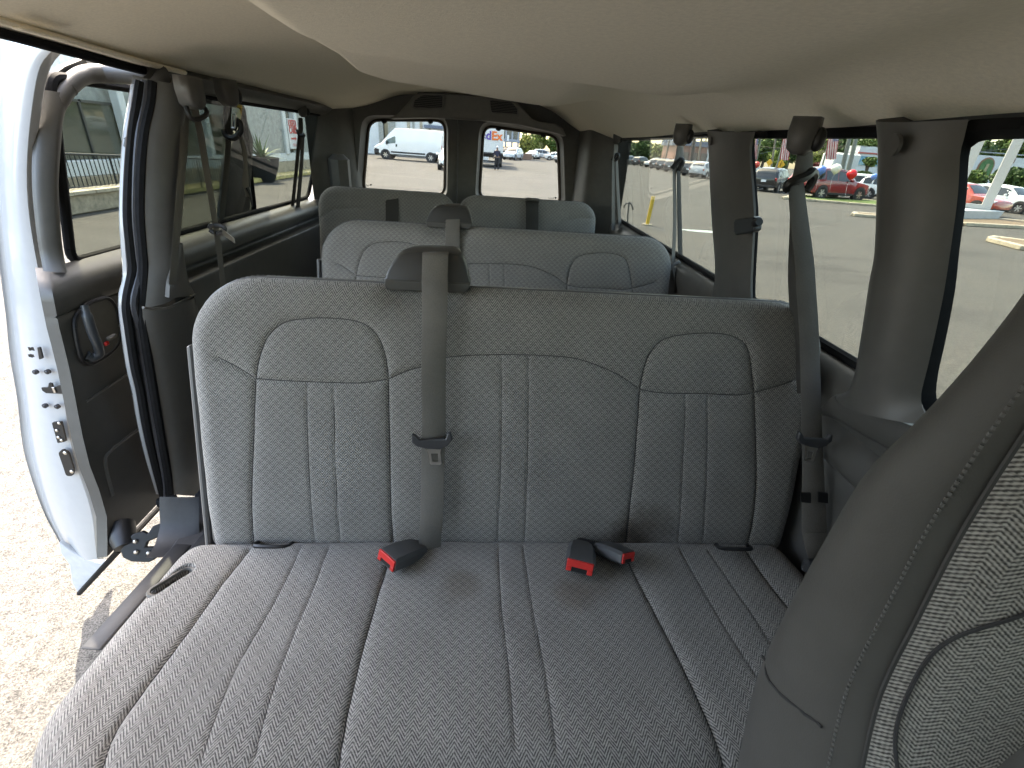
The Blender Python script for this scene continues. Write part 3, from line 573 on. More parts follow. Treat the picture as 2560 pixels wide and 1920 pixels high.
def pad(frame, box, radii, res, edge_r, seams, pleats, thick, extra=None, puff=.0045, pleat_d=.0012):
    """upholstered pad: a height field over a rounded outline. frame = (origin, U axis, V axis, W axis = outward).
    returns (front MB with uv, side MB)"""
    O, Ua, Va, Wa = [np.array(a, float) for a in frame]; u0, u1, v0, v1 = box; rtl, rtr, rbl, rbr = radii
    us = np.arange(u0 - res * .5, u1 + res * 1.5, res); vs = np.arange(v0 - res * .5, v1 + res * 1.5, res); U, V = np.meshgrid(us, vs)
    f = lambda a, b: sd_round(a, b, u0, u1, v0, v1, rtl, rtr, rbl, rbr)
    S = f(U, V)
    for _ in range(3):
        e = 1e-4; gx, gy = (f(U + e, V) - f(U - e, V)) / (2 * e), (f(U, V + e) - f(U, V - e)) / (2 * e); g2 = np.hypot(gx, gy) + 1e-9
        mv = (S > 0) & (S < res * 2.2); U = np.where(mv, U - gx / g2 * S, U); V = np.where(mv, V - gy / g2 * S, V); S = f(U, V)
    ed = np.clip(-S, 0, None); k = np.clip(1 - ed / edge_r, 0, 1); Wd = -edge_r * (1 - np.sqrt(np.clip(1 - k * k, 0, 1)))
    sd_ = np.full(U.shape, 9.0)
    for l in seams: sd_ = np.minimum(sd_, seg_dist(U, V, l))
    Wd = Wd - puff * np.exp(-(sd_ / .011) ** 1.0) - .0022 * np.exp(-(sd_ / .0028) ** 2)
    pd = np.full(U.shape, 9.0)
    for l in pleats: pd = np.minimum(pd, seg_dist(U, V, l))
    Wd = Wd - pleat_d * np.exp(-(pd / .006) ** 1.0) - .0012 * np.exp(-(pd / .0022) ** 2)
    Wd += .0009 * np.sin(U * 31 + V * 17) * np.sin(V * 27 - U * 9) + .0003 * np.sin(U * 73 + V * 51)
    if extra is not None: Wd = Wd + extra(U, V)
    P = O + U[..., None] * Ua + V[..., None] * Va + Wd[..., None] * Wa; n, m = U.shape
    ok = S < 1e-4; idx = np.arange(n * m).reshape(n, m)
    fo = ok[:-1, :-1] & ok[:-1, 1:] & ok[1:, 1:] & ok[1:, :-1]
    F4 = np.stack([idx[:-1, :-1][fo], idx[:-1, 1:][fo], idx[1:, 1:][fo], idx[1:, :-1][fo]], 1)
    used = np.unique(F4); rm = -np.ones(n * m, int); rm[used] = np.arange(len(used))
    mb = MB(); mb.v = P.reshape(-1, 3)[used].tolist(); mb.f = [tuple(q) for q in rm[F4].tolist()]; mb.uv = np.stack([U.ravel()[used], V.ravel()[used]], 1)
    # side band from the exact outline
    N = 160; ring = []
    cu, cv = (u0 + u1) / 2, (v0 + v1) / 2; corners = [(u1, v0, rbr, -math.pi / 2), (u1, v1, rtr, 0), (u0, v1, rtl, math.pi / 2), (u0, v0, rbl, math.pi)]
    for (a, b, r, st) in corners:
        c = (a - r if a == u1 else a + r, b - r if b == v1 else b + r)
        for i in range(13): t = st + i / 12 * math.pi / 2; ring.append((c[0] + r * math.cos(t), c[1] + r * math.sin(t)))
    mk = lambda w_, g: [O + (cu + (a - cu) * 1 + g * np.sign(a - cu)) * Ua + (b + g * np.sign(b - cv)) * Va + w_ * Wa for a, b in ring]
    sb = MB(); sb.loft([mk(-edge_r + .006, -.004), mk(-edge_r - .002, .002), mk(-edge_r - thick * .5, .003), mk(-edge_r - thick * .9, 0), mk(-edge_r - thick, -.012)])
    st = MB()
    # thread lines lying in the seams and pleats
    lines = []
    for l, r_ in [(q, .0009) for q in seams] + [(q, .0004) for q in pleats]:
        pts = []
        for (a, b) in zip(l[:-1], l[1:]):
            for k in range(3):
                u, v = a[0] + (b[0] - a[0]) * k / 3, a[1] + (b[1] - a[1]) * k / 3; j = int(round((u - us[0]) / res)); i = int(round((v - vs[0]) / res))
                if 0 <= i < n and 0 <= j < m and S[i, j] < -.004: pts.append(O + u * Ua + v * Va + (Wd[i, j] + .0004) * Wa)
        if len(pts) > 3:
            for _ in range(3): pts = [pts[0]] + [(pts[k - 1] + 2 * pts[k] + pts[k + 1]) / 4 for k in range(1, len(pts) - 1)] + [pts[-1]]
            s2 = MB(); s2.tube(pts, r_, 5); lines.append((s2, r_))
    pad.lines = lines
    return mb, sb, ring
def plane_uv(px, py, O, Ua, Va, Wa, w=0.0):
    p = onP(px, py, np.array(O) + np.array(Wa) * w, Wa) - np.array(O); return (float(np.dot(p, Ua)), float(np.dot(p, Va)))
TH = R(14.0)
bO = np.array([0, .765, 1.07]); YW = R(2.0); bU = np.array([math.cos(YW), math.sin(YW), 0]); _bk = np.array([-math.sin(YW), math.cos(YW), 0]); bV = _bk * math.sin(TH) + np.array([0, 0, math.cos(TH)]); bW = -_bk * math.cos(TH) + np.array([0, 0, math.sin(TH)])
def bl(*pts, n=4): return [tuple(q) for q in smoothpath([plane_uv(*dd(x, y), bO, bU, bV, bW) for x, y in pts], n)]
seams = [bl((552, 818), (560, 775), (578, 728), (612, 698), (660, 688), (720, 687), (780, 696), (815, 722), (833, 765), (840, 818)),
         bl((552, 818), (600, 821), (690, 825), (780, 826), (840, 818)), bl((470, 772), (510, 792), (552, 818)), bl((840, 818), (880, 800), (915, 790), (970, 770), (1085, 765), (1180, 767), (1250, 775), (1330, 806), (1380, 840)),
         bl((1380, 840), (1388, 800), (1402, 762), (1435, 731), (1500, 720), (1560, 721), (1600, 735), (1618, 765), (1628, 848)),
         bl((1380, 840), (1430, 848), (1520, 850), (1590, 853), (1628, 848)), bl((1628, 848), (1680, 835), (1718, 822)),
         bl((552, 818), (547, 960), (543, 1080), (544, 1185)), bl((840, 820), (842, 950), (845, 1100), (850, 1185)), bl((1380, 842), (1370, 980), (1358, 1100), (1350, 1185)), bl((1628, 850), (1634, 1000), (1630, 1100), (1618, 1185))]
pleats = [bl((664, 830), (668, 1000), (680, 1180)), bl((722, 830), (726, 1000), (735, 1180)), bl((1083, 772), (1081, 1000), (1074, 1180)), bl((1140, 772), (1138, 1000), (1131, 1180)),
          bl((1478, 854), (1472, 1000), (1464, 1170)), bl((1526, 854), (1524, 1000), (1518, 1170))]
BOX = (-.573, .728, -.035, .558)
def back_extra(U, V):
    # slow cushion crown, and a dip where the belt housing sits in the top edge
    e = .012 * np.cos((U - .07) / .66 * 1.45) - .010 * np.clip((.12 - V) / .12, 0, 1) ** 2
    return e - .022 * np.exp(-((U + .115) / .085) ** 4) * np.clip((V - .47) / .06, 0, 1) ** 2
def stitch_line(ring, O, Ua, Va, Wa, w_, inset, step=.012, u_rng=None, name='stitching', parent=None, centre=(0, 0)):
    mb = MB(); P = [np.array([centre[0] + (a - centre[0]), b]) for a, b in ring]
    acc = 0
    for a, b in zip(P, P[1:] + P[:1]):
        L = np.linalg.norm(b - a); k = 0
        t = step - acc
        while t < L:
            p = a + (b - a) * t / L; d_ = (b - a) / L; nrm = np.array([-d_[1], d_[0]]); p = p + nrm * inset
            q0, q1 = p - d_ * .0028, p + d_ * .0028
            if u_rng is None or u_rng(p): mb.tube([O + q[0] * Ua + q[1] * Va + w_ * Wa for q in (q0, q1)], .0007, 4)
            t += step
        acc = (L - (t - step)) % step
    if mb.v: return tag(mb.build(name, M['stitch'], parent, smooth=False), kind='stuff')
M['fabric_stain'] = fabric('herringbone_cushion_fabric', stains=((.235, .315, .06), (.19, .27, .05), (.30, .36, .045), (-.02, .30, .05)))
M['fabric_back'] = fabric('herringbone_back_fabric', stains=((.365, .045, .085), (.33, .02, .06)), stain=(.52, .48, .44))

def belt_housing(parent, dx=0, dy=0):
    # grey housing on the top edge of the backrest from which the shoulder belt comes
    Y0 = .905; C = lambda x, y, Yy: onY(*dd(x, y), Yy) + np.array([dx, dy, 0])
    low = [C(828, 612, Y0), C(1016, 621, Y0), C(1012, 628, Y0 - .004), C(1005, 634, Y0 - .004), C(836, 625, Y0 - .004)]
    front = smoothpath([C(829, 609, Y0), C(838, 585, Y0 + .008), C(852, 564, Y0 + .014), C(866, 550, Y0 + .02), C(890, 544, Y0 + .024), C(940, 545, Y0 + .024), C(985, 549, Y0 + .024), C(998, 560, Y0 + .018), C(1008, 585, Y0 + .01), C(1015, 618, Y0)], 3)
    ctr = sum(front) / len(front); back = [p + np.array([0, .085, 0]) + (ctr - p) * .12 for p in front]; mid = [p + np.array([0, .02, .004]) + (p - ctr) * .01 for p in front]
    inner = [ctr + (p - ctr) * .93 + np.array([0, -.003, 0]) for p in front]
    mb = MB(); mb.loft([inner, front, mid, back]); h = mb.build('belt_housing', M['vinyl_dark'], parent, sharp=50)
    a = [C(829, 604, Y0 - .006), C(1016, 613, Y0 - .006), C(1014, 624, Y0 - .008), C(1004, 634, Y0 - .006), C(838, 627, Y0 - .006), C(831, 618, Y0 - .008)]
    mb = MB(); mb.prism(a, (0, .06, 0)); mb.build('housing_base', M['vinyl'], h, bevel=.003)
    return h
M['vinyl_dark'] = plain('charcoal_vinyl', (.045, .045, .044), rough=.42, spec=.45, var=.06, scale=30, bump=.4, bscale=800, bdist=.0004)

def make_bench(label):
    t = thing('bench_seat', label, 'bench seat', (.07, .78, .70))
    mb, sb, ring = pad((bO, bU, bV, bW), BOX, (.14, .115, .035, .035), .0030, .045, seams, pleats, .075, back_extra)
    b = mb.build('backrest', M['fabric_back'], t, sharp=180)
    for s2, r_ in pad.lines: s2.build('seam' if r_ > .0006 else 'pleat_stitch', M['seam'], b)
    side = sb.build('backrest_cover', M['vinyl_light'], t, sharp=60)
    # piping between cloth and vinyl
    pr_ = [bO + a * bU + c * bV + (-.045 + .003) * bW for a, c in ring]
    p2 = MB(); p2.tube(pr_ + [pr_[0]], .0032, 6, cap=False); p2.build('piping', M['vinyl_light'], side)
    stitch_line(ring, bO, bU, bV, bW, -.052, -.0045, .010, lambda p: p[0] < -.3 or p[0] > .5, 'stitching', side)
    belt_housing(t)
    # bolster pocket on the side of the backrest: a vinyl flap
    e0 = plane_uv(*dd(441, 742), bO, bU, bV, bW, -.08)
    pk = MB(); pk.box(bO + (-.592) * bU + (e0[1] - .25) * bV + (-.085) * bW, (.012, .07, .50), rot=Matrix.Rotation(-TH, 3, 'X'), bev=.004); pk.build('side_flap', M['vinyl_light'], t)
    return t
bench1 = make_bench('wide grey cloth bench seat nearest the camera, its whole cushion in view')
for o in bench1.children:
    pass
# ---- cushion of the first bench
cO = np.array([0, .335, 1.105]); cU = bU.copy(); tilt = R(4.5)
cV = _bk * math.cos(tilt) + np.array([0, 0, -math.sin(tilt)]); cW = _bk * math.sin(tilt) + np.array([0, 0, math.cos(tilt)])
def cl(*pts, n=4): return [tuple(q) for q in smoothpath([plane_uv(*dd(x, y), cO, cU, cV, cW) for x, y in pts], n)]
cseams = [cl((540, 1195), (480, 1275), (400, 1390), (310, 1510), (255, 1590), (230, 1655), (215, 1720)), cl((838, 1235), (815, 1310), (780, 1440), (752, 1560), (735, 1660), (725, 1720)), cl((842, 1195), (838, 1235)),
          cl((1350, 1200), (1357, 1232), (1420, 1360), (1490, 1500), (1555, 1650), (1580, 1720)), cl((1608, 1195), (1650, 1260), (1700, 1325), (1790, 1450))]
cpl = [cl((652, 1195), (600, 1310), (520, 1450), (465, 1580), (440, 1660)), cl((712, 1195), (670, 1310), (610, 1460), (570, 1590), (553, 1660)), cl((1075, 1195), (1080, 1320), (1098, 1480), (1110, 1640)), cl((1128, 1195), (1145, 1320), (1175, 1480), (1200, 1650)),
       cl((1465, 1200), (1535, 1330), (1640, 1500)), cl((1525, 1200), (1610, 1330), (1720, 1500))]
slot_c = plane_uv(*dd(372, 1262), cO, cU, cV, cW)
s0, s1 = np.array(plane_uv(*dd(342, 1280), cO, cU, cV, cW)), np.array(plane_uv(*dd(402, 1243), cO, cU, cV, cW))
def cush_extra(U, V):
    e = .014 * np.cos((U - .07) / .68 * 1.4) + .012 * np.cos((V - .2) / .3 * 1.2) - .03 * np.clip((V - .40) / .08, 0, 1) ** 2
    d_ = np.stack([U - s0[0], V - s0[1]], -1); ax = (s1 - s0); t = np.clip((d_ @ ax) / (ax @ ax), 0, 1); q = np.hypot(d_[..., 0] - t * ax[0], d_[..., 1] - t * ax[1])
    return e - .035 * (1 - sst((q - .008) / .010))
def cushion(parent, fab, simple=False):
    mb, sb, ring = pad((cO, cU, cV, cW), (-.612, .735, -.045, .475), (.05, .05, .17, .11), .0032, .062, cseams, cpl, .06, cush_extra, puff=.006, pleat_d=.0014)
    c = mb.build('cushion', fab, parent, sharp=180)
    for s2, r_ in pad.lines: s2.build('seam' if r_ > .0006 else 'pleat_stitch', M['seam'], c)
    sb.build('cushion_side', fab if False else M['fabric_side'], parent, sharp=60); return c
M['fabric_side'] = plain('grey_cloth_side', (.16, .155, .145), rough=.95, var=.3, scale=260, bump=.6, bscale=700)
cush1 = cushion(bench1, M['fabric_stain'])
def slot_ring(grow, w_):
    ax = unit(s1 - s0); nv = np.array([-ax[1], ax[0]]); out = []
    for k in range(20):
        a = 2 * math.pi * k / 20; c = (s1 if math.cos(a) > 0 else s0); p = c + ax * math.cos(a) * (.010 + grow) + nv * math.sin(a) * (.0105 + grow); out.append(cO + p[0] * cU + p[1] * cV + w_ * cW)
    return out
zz = .014 * math.cos((slot_c[0] - .07) / .68 * 1.4) + .012 * math.cos((slot_c[1] - .2) / .3 * 1.2) - .012
mb = MB(); r_ = slot_ring(.004, zz + .002); mb.tube(r_ + [r_[0]], .004, 6, cap=False); mb.build('slot_bezel', M['trim_dark'], bench1)
mb = MB(); mb.loft([slot_ring(.002, zz - .012), slot_ring(.0, zz - .022)]); mb.build('slot_liner', M['black'], bench1)
# frame and floor legs under the cushion, closing the gap behind it
mb = MB(); mb.box((.055, .58, .985), (1.26, .44, .05), bev=.01); mb.build('seat_frame', M['trim_dark'], bench1)
for x in (-.45, .52):
    mb = MB(); mb.box((x, .52, .83), (.06, .30, .27), bev=.01); mb.build('leg', M['trim_dark'], bench1)
for q in ((585, 1183), (1590, 1188)):
    p = onY(*dd(*q), .735); mb = MB(); mb.tube(smoothpath([p + np.array([-.035, .02, -.006]), p + np.array([-.03, 0, .004]), p + np.array([.03, 0, .004]), p + np.array([.036, .02, -.006])], 4), .0045, 6); mb.build('child_seat_anchor', M['black'], bench1)

# ---- second bench: the same seat one row back
def bench_copy(label, dx, dy, dz=0):
    c = copy_tree(bench1); c.location = bench1.location + Vector((dx, dy, dz)); tag(c, label); return c
bench2 = bench_copy('wide grey cloth bench seat in the middle row, only its back in view', -.035, .865, -.014)
# ---- third row: two narrower split seats
def split_seat(label, px_l, px_r, dyy, box_u, arch):
    t = thing('split_bench_seat', label, 'bench seat', ((box_u[0] + box_u[1]) / 2, 2.62, .70), 'split seats of the last row')
    O = np.array([0, 2.50, 1.07]); mb, sb, ring = pad((O, bU, bV, bW), (box_u[0], box_u[1], -.03, .575), (.10, .10, .03, .03), .006, .045, arch(O), [], .075, None, puff=.006)
    mb.build('backrest', M['fabric'], t, sharp=180); s = sb.build('backrest_cover', M['vinyl'], t, sharp=60)
    cu_ = MB(); ctr = (box_u[0] + box_u[1]) / 2; cu_.box((ctr, 2.28, 1.02), (box_u[1] - box_u[0], .46, .13), bev=.04); cu_.build('cushion', M['fabric_side'], t)
    for x in (box_u[0] + .1, box_u[1] - .1):
        l = MB(); l.box((x, 2.3, .84), (.05, .28, .26), bev=.01); l.build('leg', M['trim_dark'], t)
    return t
def arch_l(O): return [[plane_uv(*dd(x, y), O, bU, bV, bW) for x, y in ((680, 520), (690, 470), (720, 452), (770, 448), (810, 455), (832, 480), (836, 520))]]
def arch_r(O): return [[plane_uv(*dd(x, y), O, bU, bV, bW) for x, y in ((1185, 540), (1192, 495), (1215, 476), (1260, 470), (1300, 474), (1325, 500))]]
seat_l = split_seat('left seat of the last row, in front of the cargo van window', None, None, 0, (-.90, -.195), arch_l)
seat_r = split_seat('right seat of the last row, in front of the right rear window', None, None, 0, (-.185, .56), arch_r)

# ---- driver's seat back at the lower right, very near the camera
ds = thing('driver_seat', 'blurred front seat back in grey vinyl and cloth at lower right', 'seat', (.5, .2, .70))
edge = [(2640, 610), (2560, 741), (2430, 914), (2315, 1047), (2199, 1169), (2072, 1366), (1967, 1551), (1898, 1713), (1852, 1920), (1836, 2050)]
seam = [(2660, 950), (2560, 1085), (2470, 1222), (2384, 1366), (2290, 1550), (2199, 1736), (2153, 1920), (2130, 2050)]
n_ = 40; E = pair_resample(smoothpath([onX(*q, .295) for q in edge], 4), n_); S_ = pair_resample(smoothpath([onX(*q, .282) for q in seam], 4), n_)
rows_v = []; rows_f = []; rows_fuv = []
for i, (a, b) in enumerate(zip(E, S_)):
    row = [a + np.array([.30, .035, -.01]), a + np.array([.10, .028, -.004]), a + np.array([.03, .018, 0]), a]
    for k in range(1, 12):
        t = k / 12; bul = math.sin(math.pi * t) ** .8; row.append(a + (b - a) * t + np.array([-.030 * bul * min(1, .25 + i / 14), .004 * bul, 0]))
    row.append(b + np.array([.003, .003, 0])); rows_v.append(row)
    fr = []; fu = []; L = 0; pr0 = None
    for k in range(60):
        s = k * .0075; rise = .022 * (1 - math.exp(-s / .02)); p = b + np.array([s * .92 + .002, -rise * .9 - s * .12, .02 * s]); fr.append(p); fu.append((s, i * .0165))
    rows_f.append(fr); rows_fuv.append(fu)
mb = MB(); mb.grid(np.array(rows_v)); sbk = mb.build('side_bolster', M['vinyl'], ds, sharp=80)
G = np.array(rows_f); W0 = G.copy()
# arched panel seam on the cloth face
ap = [(2640, 1480), (2560, 1535), (2470, 1590), (2407, 1667), (2360, 1760), (2330, 1840), (2315, 1920), (2310, 2050)]
AP = smoothpath([onP(*q, S_[n_ // 2] + np.array([.05, -.03, 0]), unit((-.12, -1, .25))) for q in ap], 4)
from_d = np.full(G.shape[:2], 9.0)
for p in AP: from_d = np.minimum(from_d, np.sqrt(((G - p)[..., [0, 2]] ** 2).sum(-1)))
mb = MB(); mb.grid(G); mb.uv = np.array(rows_fuv).reshape(-1, 2); mb.build('cloth_face', M['fabric'], ds, sharp=180)
mb = MB()
for a, b in zip(AP, AP[1:]):
    pass
def on_face(p):     # nearest row/col of the cloth face
    d_ = ((G - p)[..., [0, 2]] ** 2).sum(-1); i, j = np.unravel_index(np.argmin(d_), d_.shape); return G[i, j]
mb = MB(); pth = [on_face(p) for p in AP]; keep = [pth[0]]
for p in pth[1:]:
    if np.linalg.norm(p - keep[-1]) > .004: keep.append(p)

for _ in range(6): keep = [keep[0]] + [(keep[k - 1] + 2 * keep[k] + keep[k + 1]) / 4 for k in range(1, len(keep) - 1)] + [keep[-1]]
keep = [p + np.array([0, -.0015, 0]) for p in keep]
mb.tube(smoothpath(keep, 2), .0013, 6); mb.build('panel_seam', M['seam'], ds)
mb = MB(); mb.tube([p + np.array([.002, .001, 0]) for p in S_], .0016, 6); mb.build('piping', M['vinyl_dark'], ds)
mb = MB()
ST = pair_resample([a * .1 + b * .9 + np.array([-.0115, .001, 0]) for a, b in zip(E, S_)], 90)
for k in range(0, 88, 1): mb.tube([ST[k], ST[k] * .45 + ST[k + 1] * .55], .0011, 5)
tag(mb.build('stitching', M['stitch'], ds, smooth=False), kind='stuff')
sm = [onX(*q, .28) for q in ((1935, 1640), (1985, 1705), (2050, 1770), (2110, 1830), (2150, 1850))]
mb = MB()
SM = []
for p in smoothpath(sm, 4):
    RV = np.array(rows_v); d_ = ((RV - p)[..., [1, 2]] ** 2).sum(-1); i, j = np.unravel_index(np.argmin(d_[:, 3:]), d_[:, 3:].shape); q = RV[i, j + 3]; SM.append(np.array([q[0] - .0005, p[1], p[2]]))
mb.tube(SM[:-5], .0012, 6); mb.build('vinyl_seam', M['seam'], ds)

# ================================================================ SEAT BELTS
WB = .047
def brow(xl, xr, y, Yd, sgn=1):
    """one row of a strap: edges seen at pixels xl and xr on line y, at depth Yd; the strap keeps its real width and turns"""
    lo, hi = 0.0, .12
    for _ in range(24):
        d_ = (lo + hi) / 2; a = onY(xl, y, Yd - sgn * d_ / 2); b = onY(xr, y, Yd + sgn * d_ / 2)
        if np.linalg.norm(b - a) < WB: lo = d_
        else: hi = d_
    return (a, b)
def strap(rows, parent, name='strap', mat='web', n=5, th=.0018):
    L = smoothpath([r[0] for r in rows], n); Q = smoothpath([r[1] for r in rows], n); mb = MB(); mb.ribbon(list(zip(L, Q)), th); return mb.build(name, M[mat], parent, sharp=60)
def drow(xl, xr, y, Yd, sgn=1): return brow(xl * DS, xr * DS, y * DS, Yd, sgn)
M['tongue_plastic'] = plain('dark_grey_tongue', (.042, .043, .046), rough=.4, var=.06)
def tongue(parent, c, ax_u, ax_v, scale=1.0, tilt=0):
    """belt tongue: slotted plastic grip with a steel tab"""
    u, v = unit(ax_u), unit(ax_v); w_ = np.cross(u, v); P = lambda a, b, e=0: np.array(c) + u * a * scale + v * b * scale + w_ * e
    poly = [(-.034, .012), (-.036, -.004), (-.028, -.012), (-.010, -.016), (.012, -.017), (.026, -.010), (.036, .002), (.034, .016), (.028, .014), (.024, .004), (-.022, .001), (-.028, .010)]
    mb = MB(); mb.prism([P(a, b, -.004) for a, b in poly], w_ * .010); g = mb.build('tongue_grip', M['tongue_plastic'], parent, bevel=.0022)
    o_ = [(-.0125, -.016), (.0135, -.016), (.011, -.026), (.0105, -.048), (.008, -.050), (-.0075, -.050), (-.0098, -.048), (-.010, -.026)]; i_ = [(-.006, -.027), (.007, -.027), (.0065, -.028), (.0055, -.043), (.005, -.044), (-.0045, -.044), (-.0055, -.043), (-.0058, -.028)]
    mb = MB(); mb.loft([[P(a, b, .0012) for a, b in o_], [P(a, b, .0012) for a, b in i_], [P(a, b, -.0012) for a, b in i_], [P(a, b, -.0012) for a, b in o_], [P(a, b, .0012) for a, b in o_]], True, cap=False)
    mb.build('tongue_tab', M['steel'], g, sharp=30); return g
# belt of the first bench
sb1 = thing('seat_belt', 'grey belt hanging down the front of the nearest bench backrest', 'seat belt', tuple(onY(*dd(930, 1185), .74)), 'shoulder belts')
strap([drow(916, 972, 556, .985), drow(914, 970, 545, .945), drow(912, 969, 548, .917), drow(912, 968, 560, .905), drow(911, 967, 600, .895), drow(911, 967, 640, .862), drow(911, 966, 700, .845), drow(910, 963, 800, .822), drow(911, 963, 900, .80), drow(911, 962, 950, .790), drow(909, 960, 1020, .775), drow(908, 958, 1100, .755), drow(905, 953, 1165, .738), drow(904, 952, 1200, .728)], sb1)
tongue(sb1, onY(*dd(934, 950), .782), (1, 0, .03), (-.12, .1, 1), 1.12)
# belt of the second bench
sb2 = thing('seat_belt', 'grey belt over the housing on the middle bench backrest', 'seat belt', (-.2, 1.70, 1.2), 'shoulder belts')
strap([drow(966, 994, 448, 1.87), drow(964, 994, 440, 1.83), drow(963, 993, 446, 1.805), drow(963, 994, 465, 1.785), drow(962, 993, 490, 1.755), drow(962, 993, 520, 1.73), drow(961, 992, 550, 1.71), drow(961, 991, 600, 1.69), drow(960, 990, 640, 1.67)], sb2)
# belts lying over the last-row seats
for (x0, x1, lab) in ((833, 861, 'dark belt down the front of the left last-row seat'), (1136, 1163, 'dark belt down the front of the right last-row seat')):
    t = thing('seat_belt', lab, 'seat belt', tuple(onY(*dd((x0 + x1) / 2, 470), 2.55)), 'shoulder belts'); yo = 408 if x0 < 1000 else 428
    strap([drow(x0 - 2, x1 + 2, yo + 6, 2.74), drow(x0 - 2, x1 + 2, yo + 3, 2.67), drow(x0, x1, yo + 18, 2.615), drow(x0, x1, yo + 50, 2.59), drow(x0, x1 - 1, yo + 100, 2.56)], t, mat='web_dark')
    if x0 > 1000:
        p = onY(*dd(1150, 431), 2.64); mb = MB(); mb.box(p, (.075, .03, .016), bev=.005); mb.build('belt_guide', M['trim_dark'], t)
# wall belts -------------------------------------------------------------
def guide(parent, c, u, v, s=1.0, hood=True, loop=True):
    """pivoting guide hung from the roof rail: rounded cover with the loop the strap runs through"""
    u, v = unit(u), unit(v); w_ = np.cross(u, v); c = np.array(c); P = lambda a, b, e=0: c + u * a * s + v * b * s + w_ * e * s
    if hood:
        prof = [(-.030, .045), (-.032, .012), (-.026, -.022), (-.010, -.034), (.012, -.034), (.026, -.022), (.031, .012), (.029, .045)]
        mb = MB(); mb.loft([[P(a * .8, b * .85, .026) for a, b in prof], [P(a * .97, b, .018) for a, b in prof], [P(a, b, 0) for a, b in prof], [P(a, b, -.02) for a, b in prof]]); mb.build('guide_cover', M['trim'], parent, sharp=70)
    if not loop:
        mb = MB(); mb.ball(P(.034, .0, .002), (.016 * s, .016 * s, .026 * s), 10, 7); mb.build('guide_pivot', M['black'], parent); return
    mb = MB(); mb.tube(smoothpath([P(-.030, -.030, .006), P(-.034, -.048, .012), P(-.02, -.060, .014), P(.018, -.050, .014), P(.034, -.036, .01), P(.030, -.022, .004)], 4), .0065 * s, 8); mb.build('guide_loop', M['black'], parent)
# right wall, beside the first bench: wide strap close to the camera
rb = thing('seat_belt', 'wide grey belt hanging by the right window beside the nearest bench', 'seat belt', tuple(onY(*dd(1760, 1235), .76)), 'belts hanging from the side walls')
gc = PR(c5(350, 222), .635); guide(rb, gc, (.75, -.66, 0), (0, 0, 1), .80, loop=False)
strap([brow(*[c5(330, 0)[0], c5(432, 0)[0]], c5(0, 265)[1], 1.0), brow(c5(312, 0)[0], c5(438, 0)[0], c5(0, 330)[1], .995), brow(c5(290, 0)[0], c5(440, 0)[0], c5(0, 440)[1], .985), brow(c5(265, 0)[0], c5(425, 0)[0], c5(0, 540)[1], .975)], rb, 'upper_strap')
strap([brow(c5(245, 0)[0], c5(365, 0)[0], c5(0, 585)[1], .965), brow(c5(240, 0)[0], c5(385, 0)[0], c5(0, 760)[1], .95)] + [drow(a_, b_, y_, .965 - .249 * (y_ * DS - 456) / 898) for a_, b_, y_ in ((1716, 1758, 560), (1721, 1764, 640), (1725, 1768, 700), (1729, 1772, 800), (1731, 1776, 935), (1733, 1779, 1000), (1732, 1783, 1080), (1732, 1786, 1140), (1736, 1787, 1170))], rb)
strap([brow(c5(250, 0)[0], c5(330, 0)[0], c5(0, 560)[1], .985, -1), brow(c5(248, 0)[0], c5(300, 0)[0], c5(0, 800)[1], .99, -1), drow(1706, 1730, 480, .97, -1), drow(1702, 1735, 600, .93, -1), drow(1708, 1740, 700, .90, -1), drow(1716, 1742, 760, .88, -1), drow(1722, 1744, 850, .85, -1)], rb, 'rear_strap', 'web_dark')
pa, pb = PR(c5(215, 610), .60), PR(c5(440, 490), .60)
mb = MB(); mb.tube(smoothpath([onY(*c5(225, 640), .955), onY(*c5(240, 595), .945), onY(*c5(320, 560), .945), onY(*c5(390, 530), .95), onY(*c5(430, 495), .96), onY(*c5(448, 530), .97), onY(*c5(420, 600), .975), onY(*c5(380, 650), .975)], 4), .0085, 8); mb.build('guide_loop', M['black'], rb)
tongue(rb, onY(*dd(1757, 948), .752), (1, 0, -.10), (-.1, .1, 1), 1.0)
for x0, x1 in ((1730, 1752), (1768, 1789)):
    a = [onY(*dd(x, y), .728) for x, y in ((x0, 1064), (x1, 1066), (x1, 1087), (x0, 1085))]; mb = MB(); mb.prism(a, (0, .003, 0)); mb.build('black_keeper', M['black'], rb, smooth=False)
a = onY(*dd(1762, 1180), .785); strap([drow(1737, 1787, 1150, .715), drow(1738, 1786, 1178, .708), drow(1746, 1780, 1205, .70)], rb, 'anchor_strap')
mb = MB(); mb.box(onY(*dd(1757, 1222), .695), (.045, .02, .032), bev=.006); mb.build('anchor_cover', M['tongue_plastic'], rb)
# right wall, second and third row
rb2 = thing('seat_belt', 'thin grey belt pair hanging by the right window at the middle bench', 'seat belt', tuple(onY(*c4(965, 1480), 1.75)), 'belts hanging from the side walls')
guide(rb2, PR(c4(1010, 203), .655), (.8, -.6, 0), (0, 0, 1), .78, loop=False)
def r4(xl, xr, y, Yd, s=1): return brow(c4(xl, 0)[0], c4(xr, 0)[0], c4(0, y)[1], Yd, s)
strap([r4(985, 1022, 235, 1.99), r4(968, 1026, 300, 1.985), r4(955, 1022, 370, 1.98), r4(935, 1000, 450, 1.97), r4(935, 962, 520, 1.96), r4(938, 966, 800, 1.93), r4(935, 965, 1000, 1.90), r4(928, 955, 1180, 1.87), r4(930, 960, 1260, 1.85)], rb2)
strap([r4(960, 1000, 430, 1.985), r4(968, 1000, 520, 1.98), r4(972, 1010, 900, 1.95), r4(980, 1018, 1250, 1.90), r4(978, 1020, 1420, 1.87)], rb2, 'strap', 'web_dark')
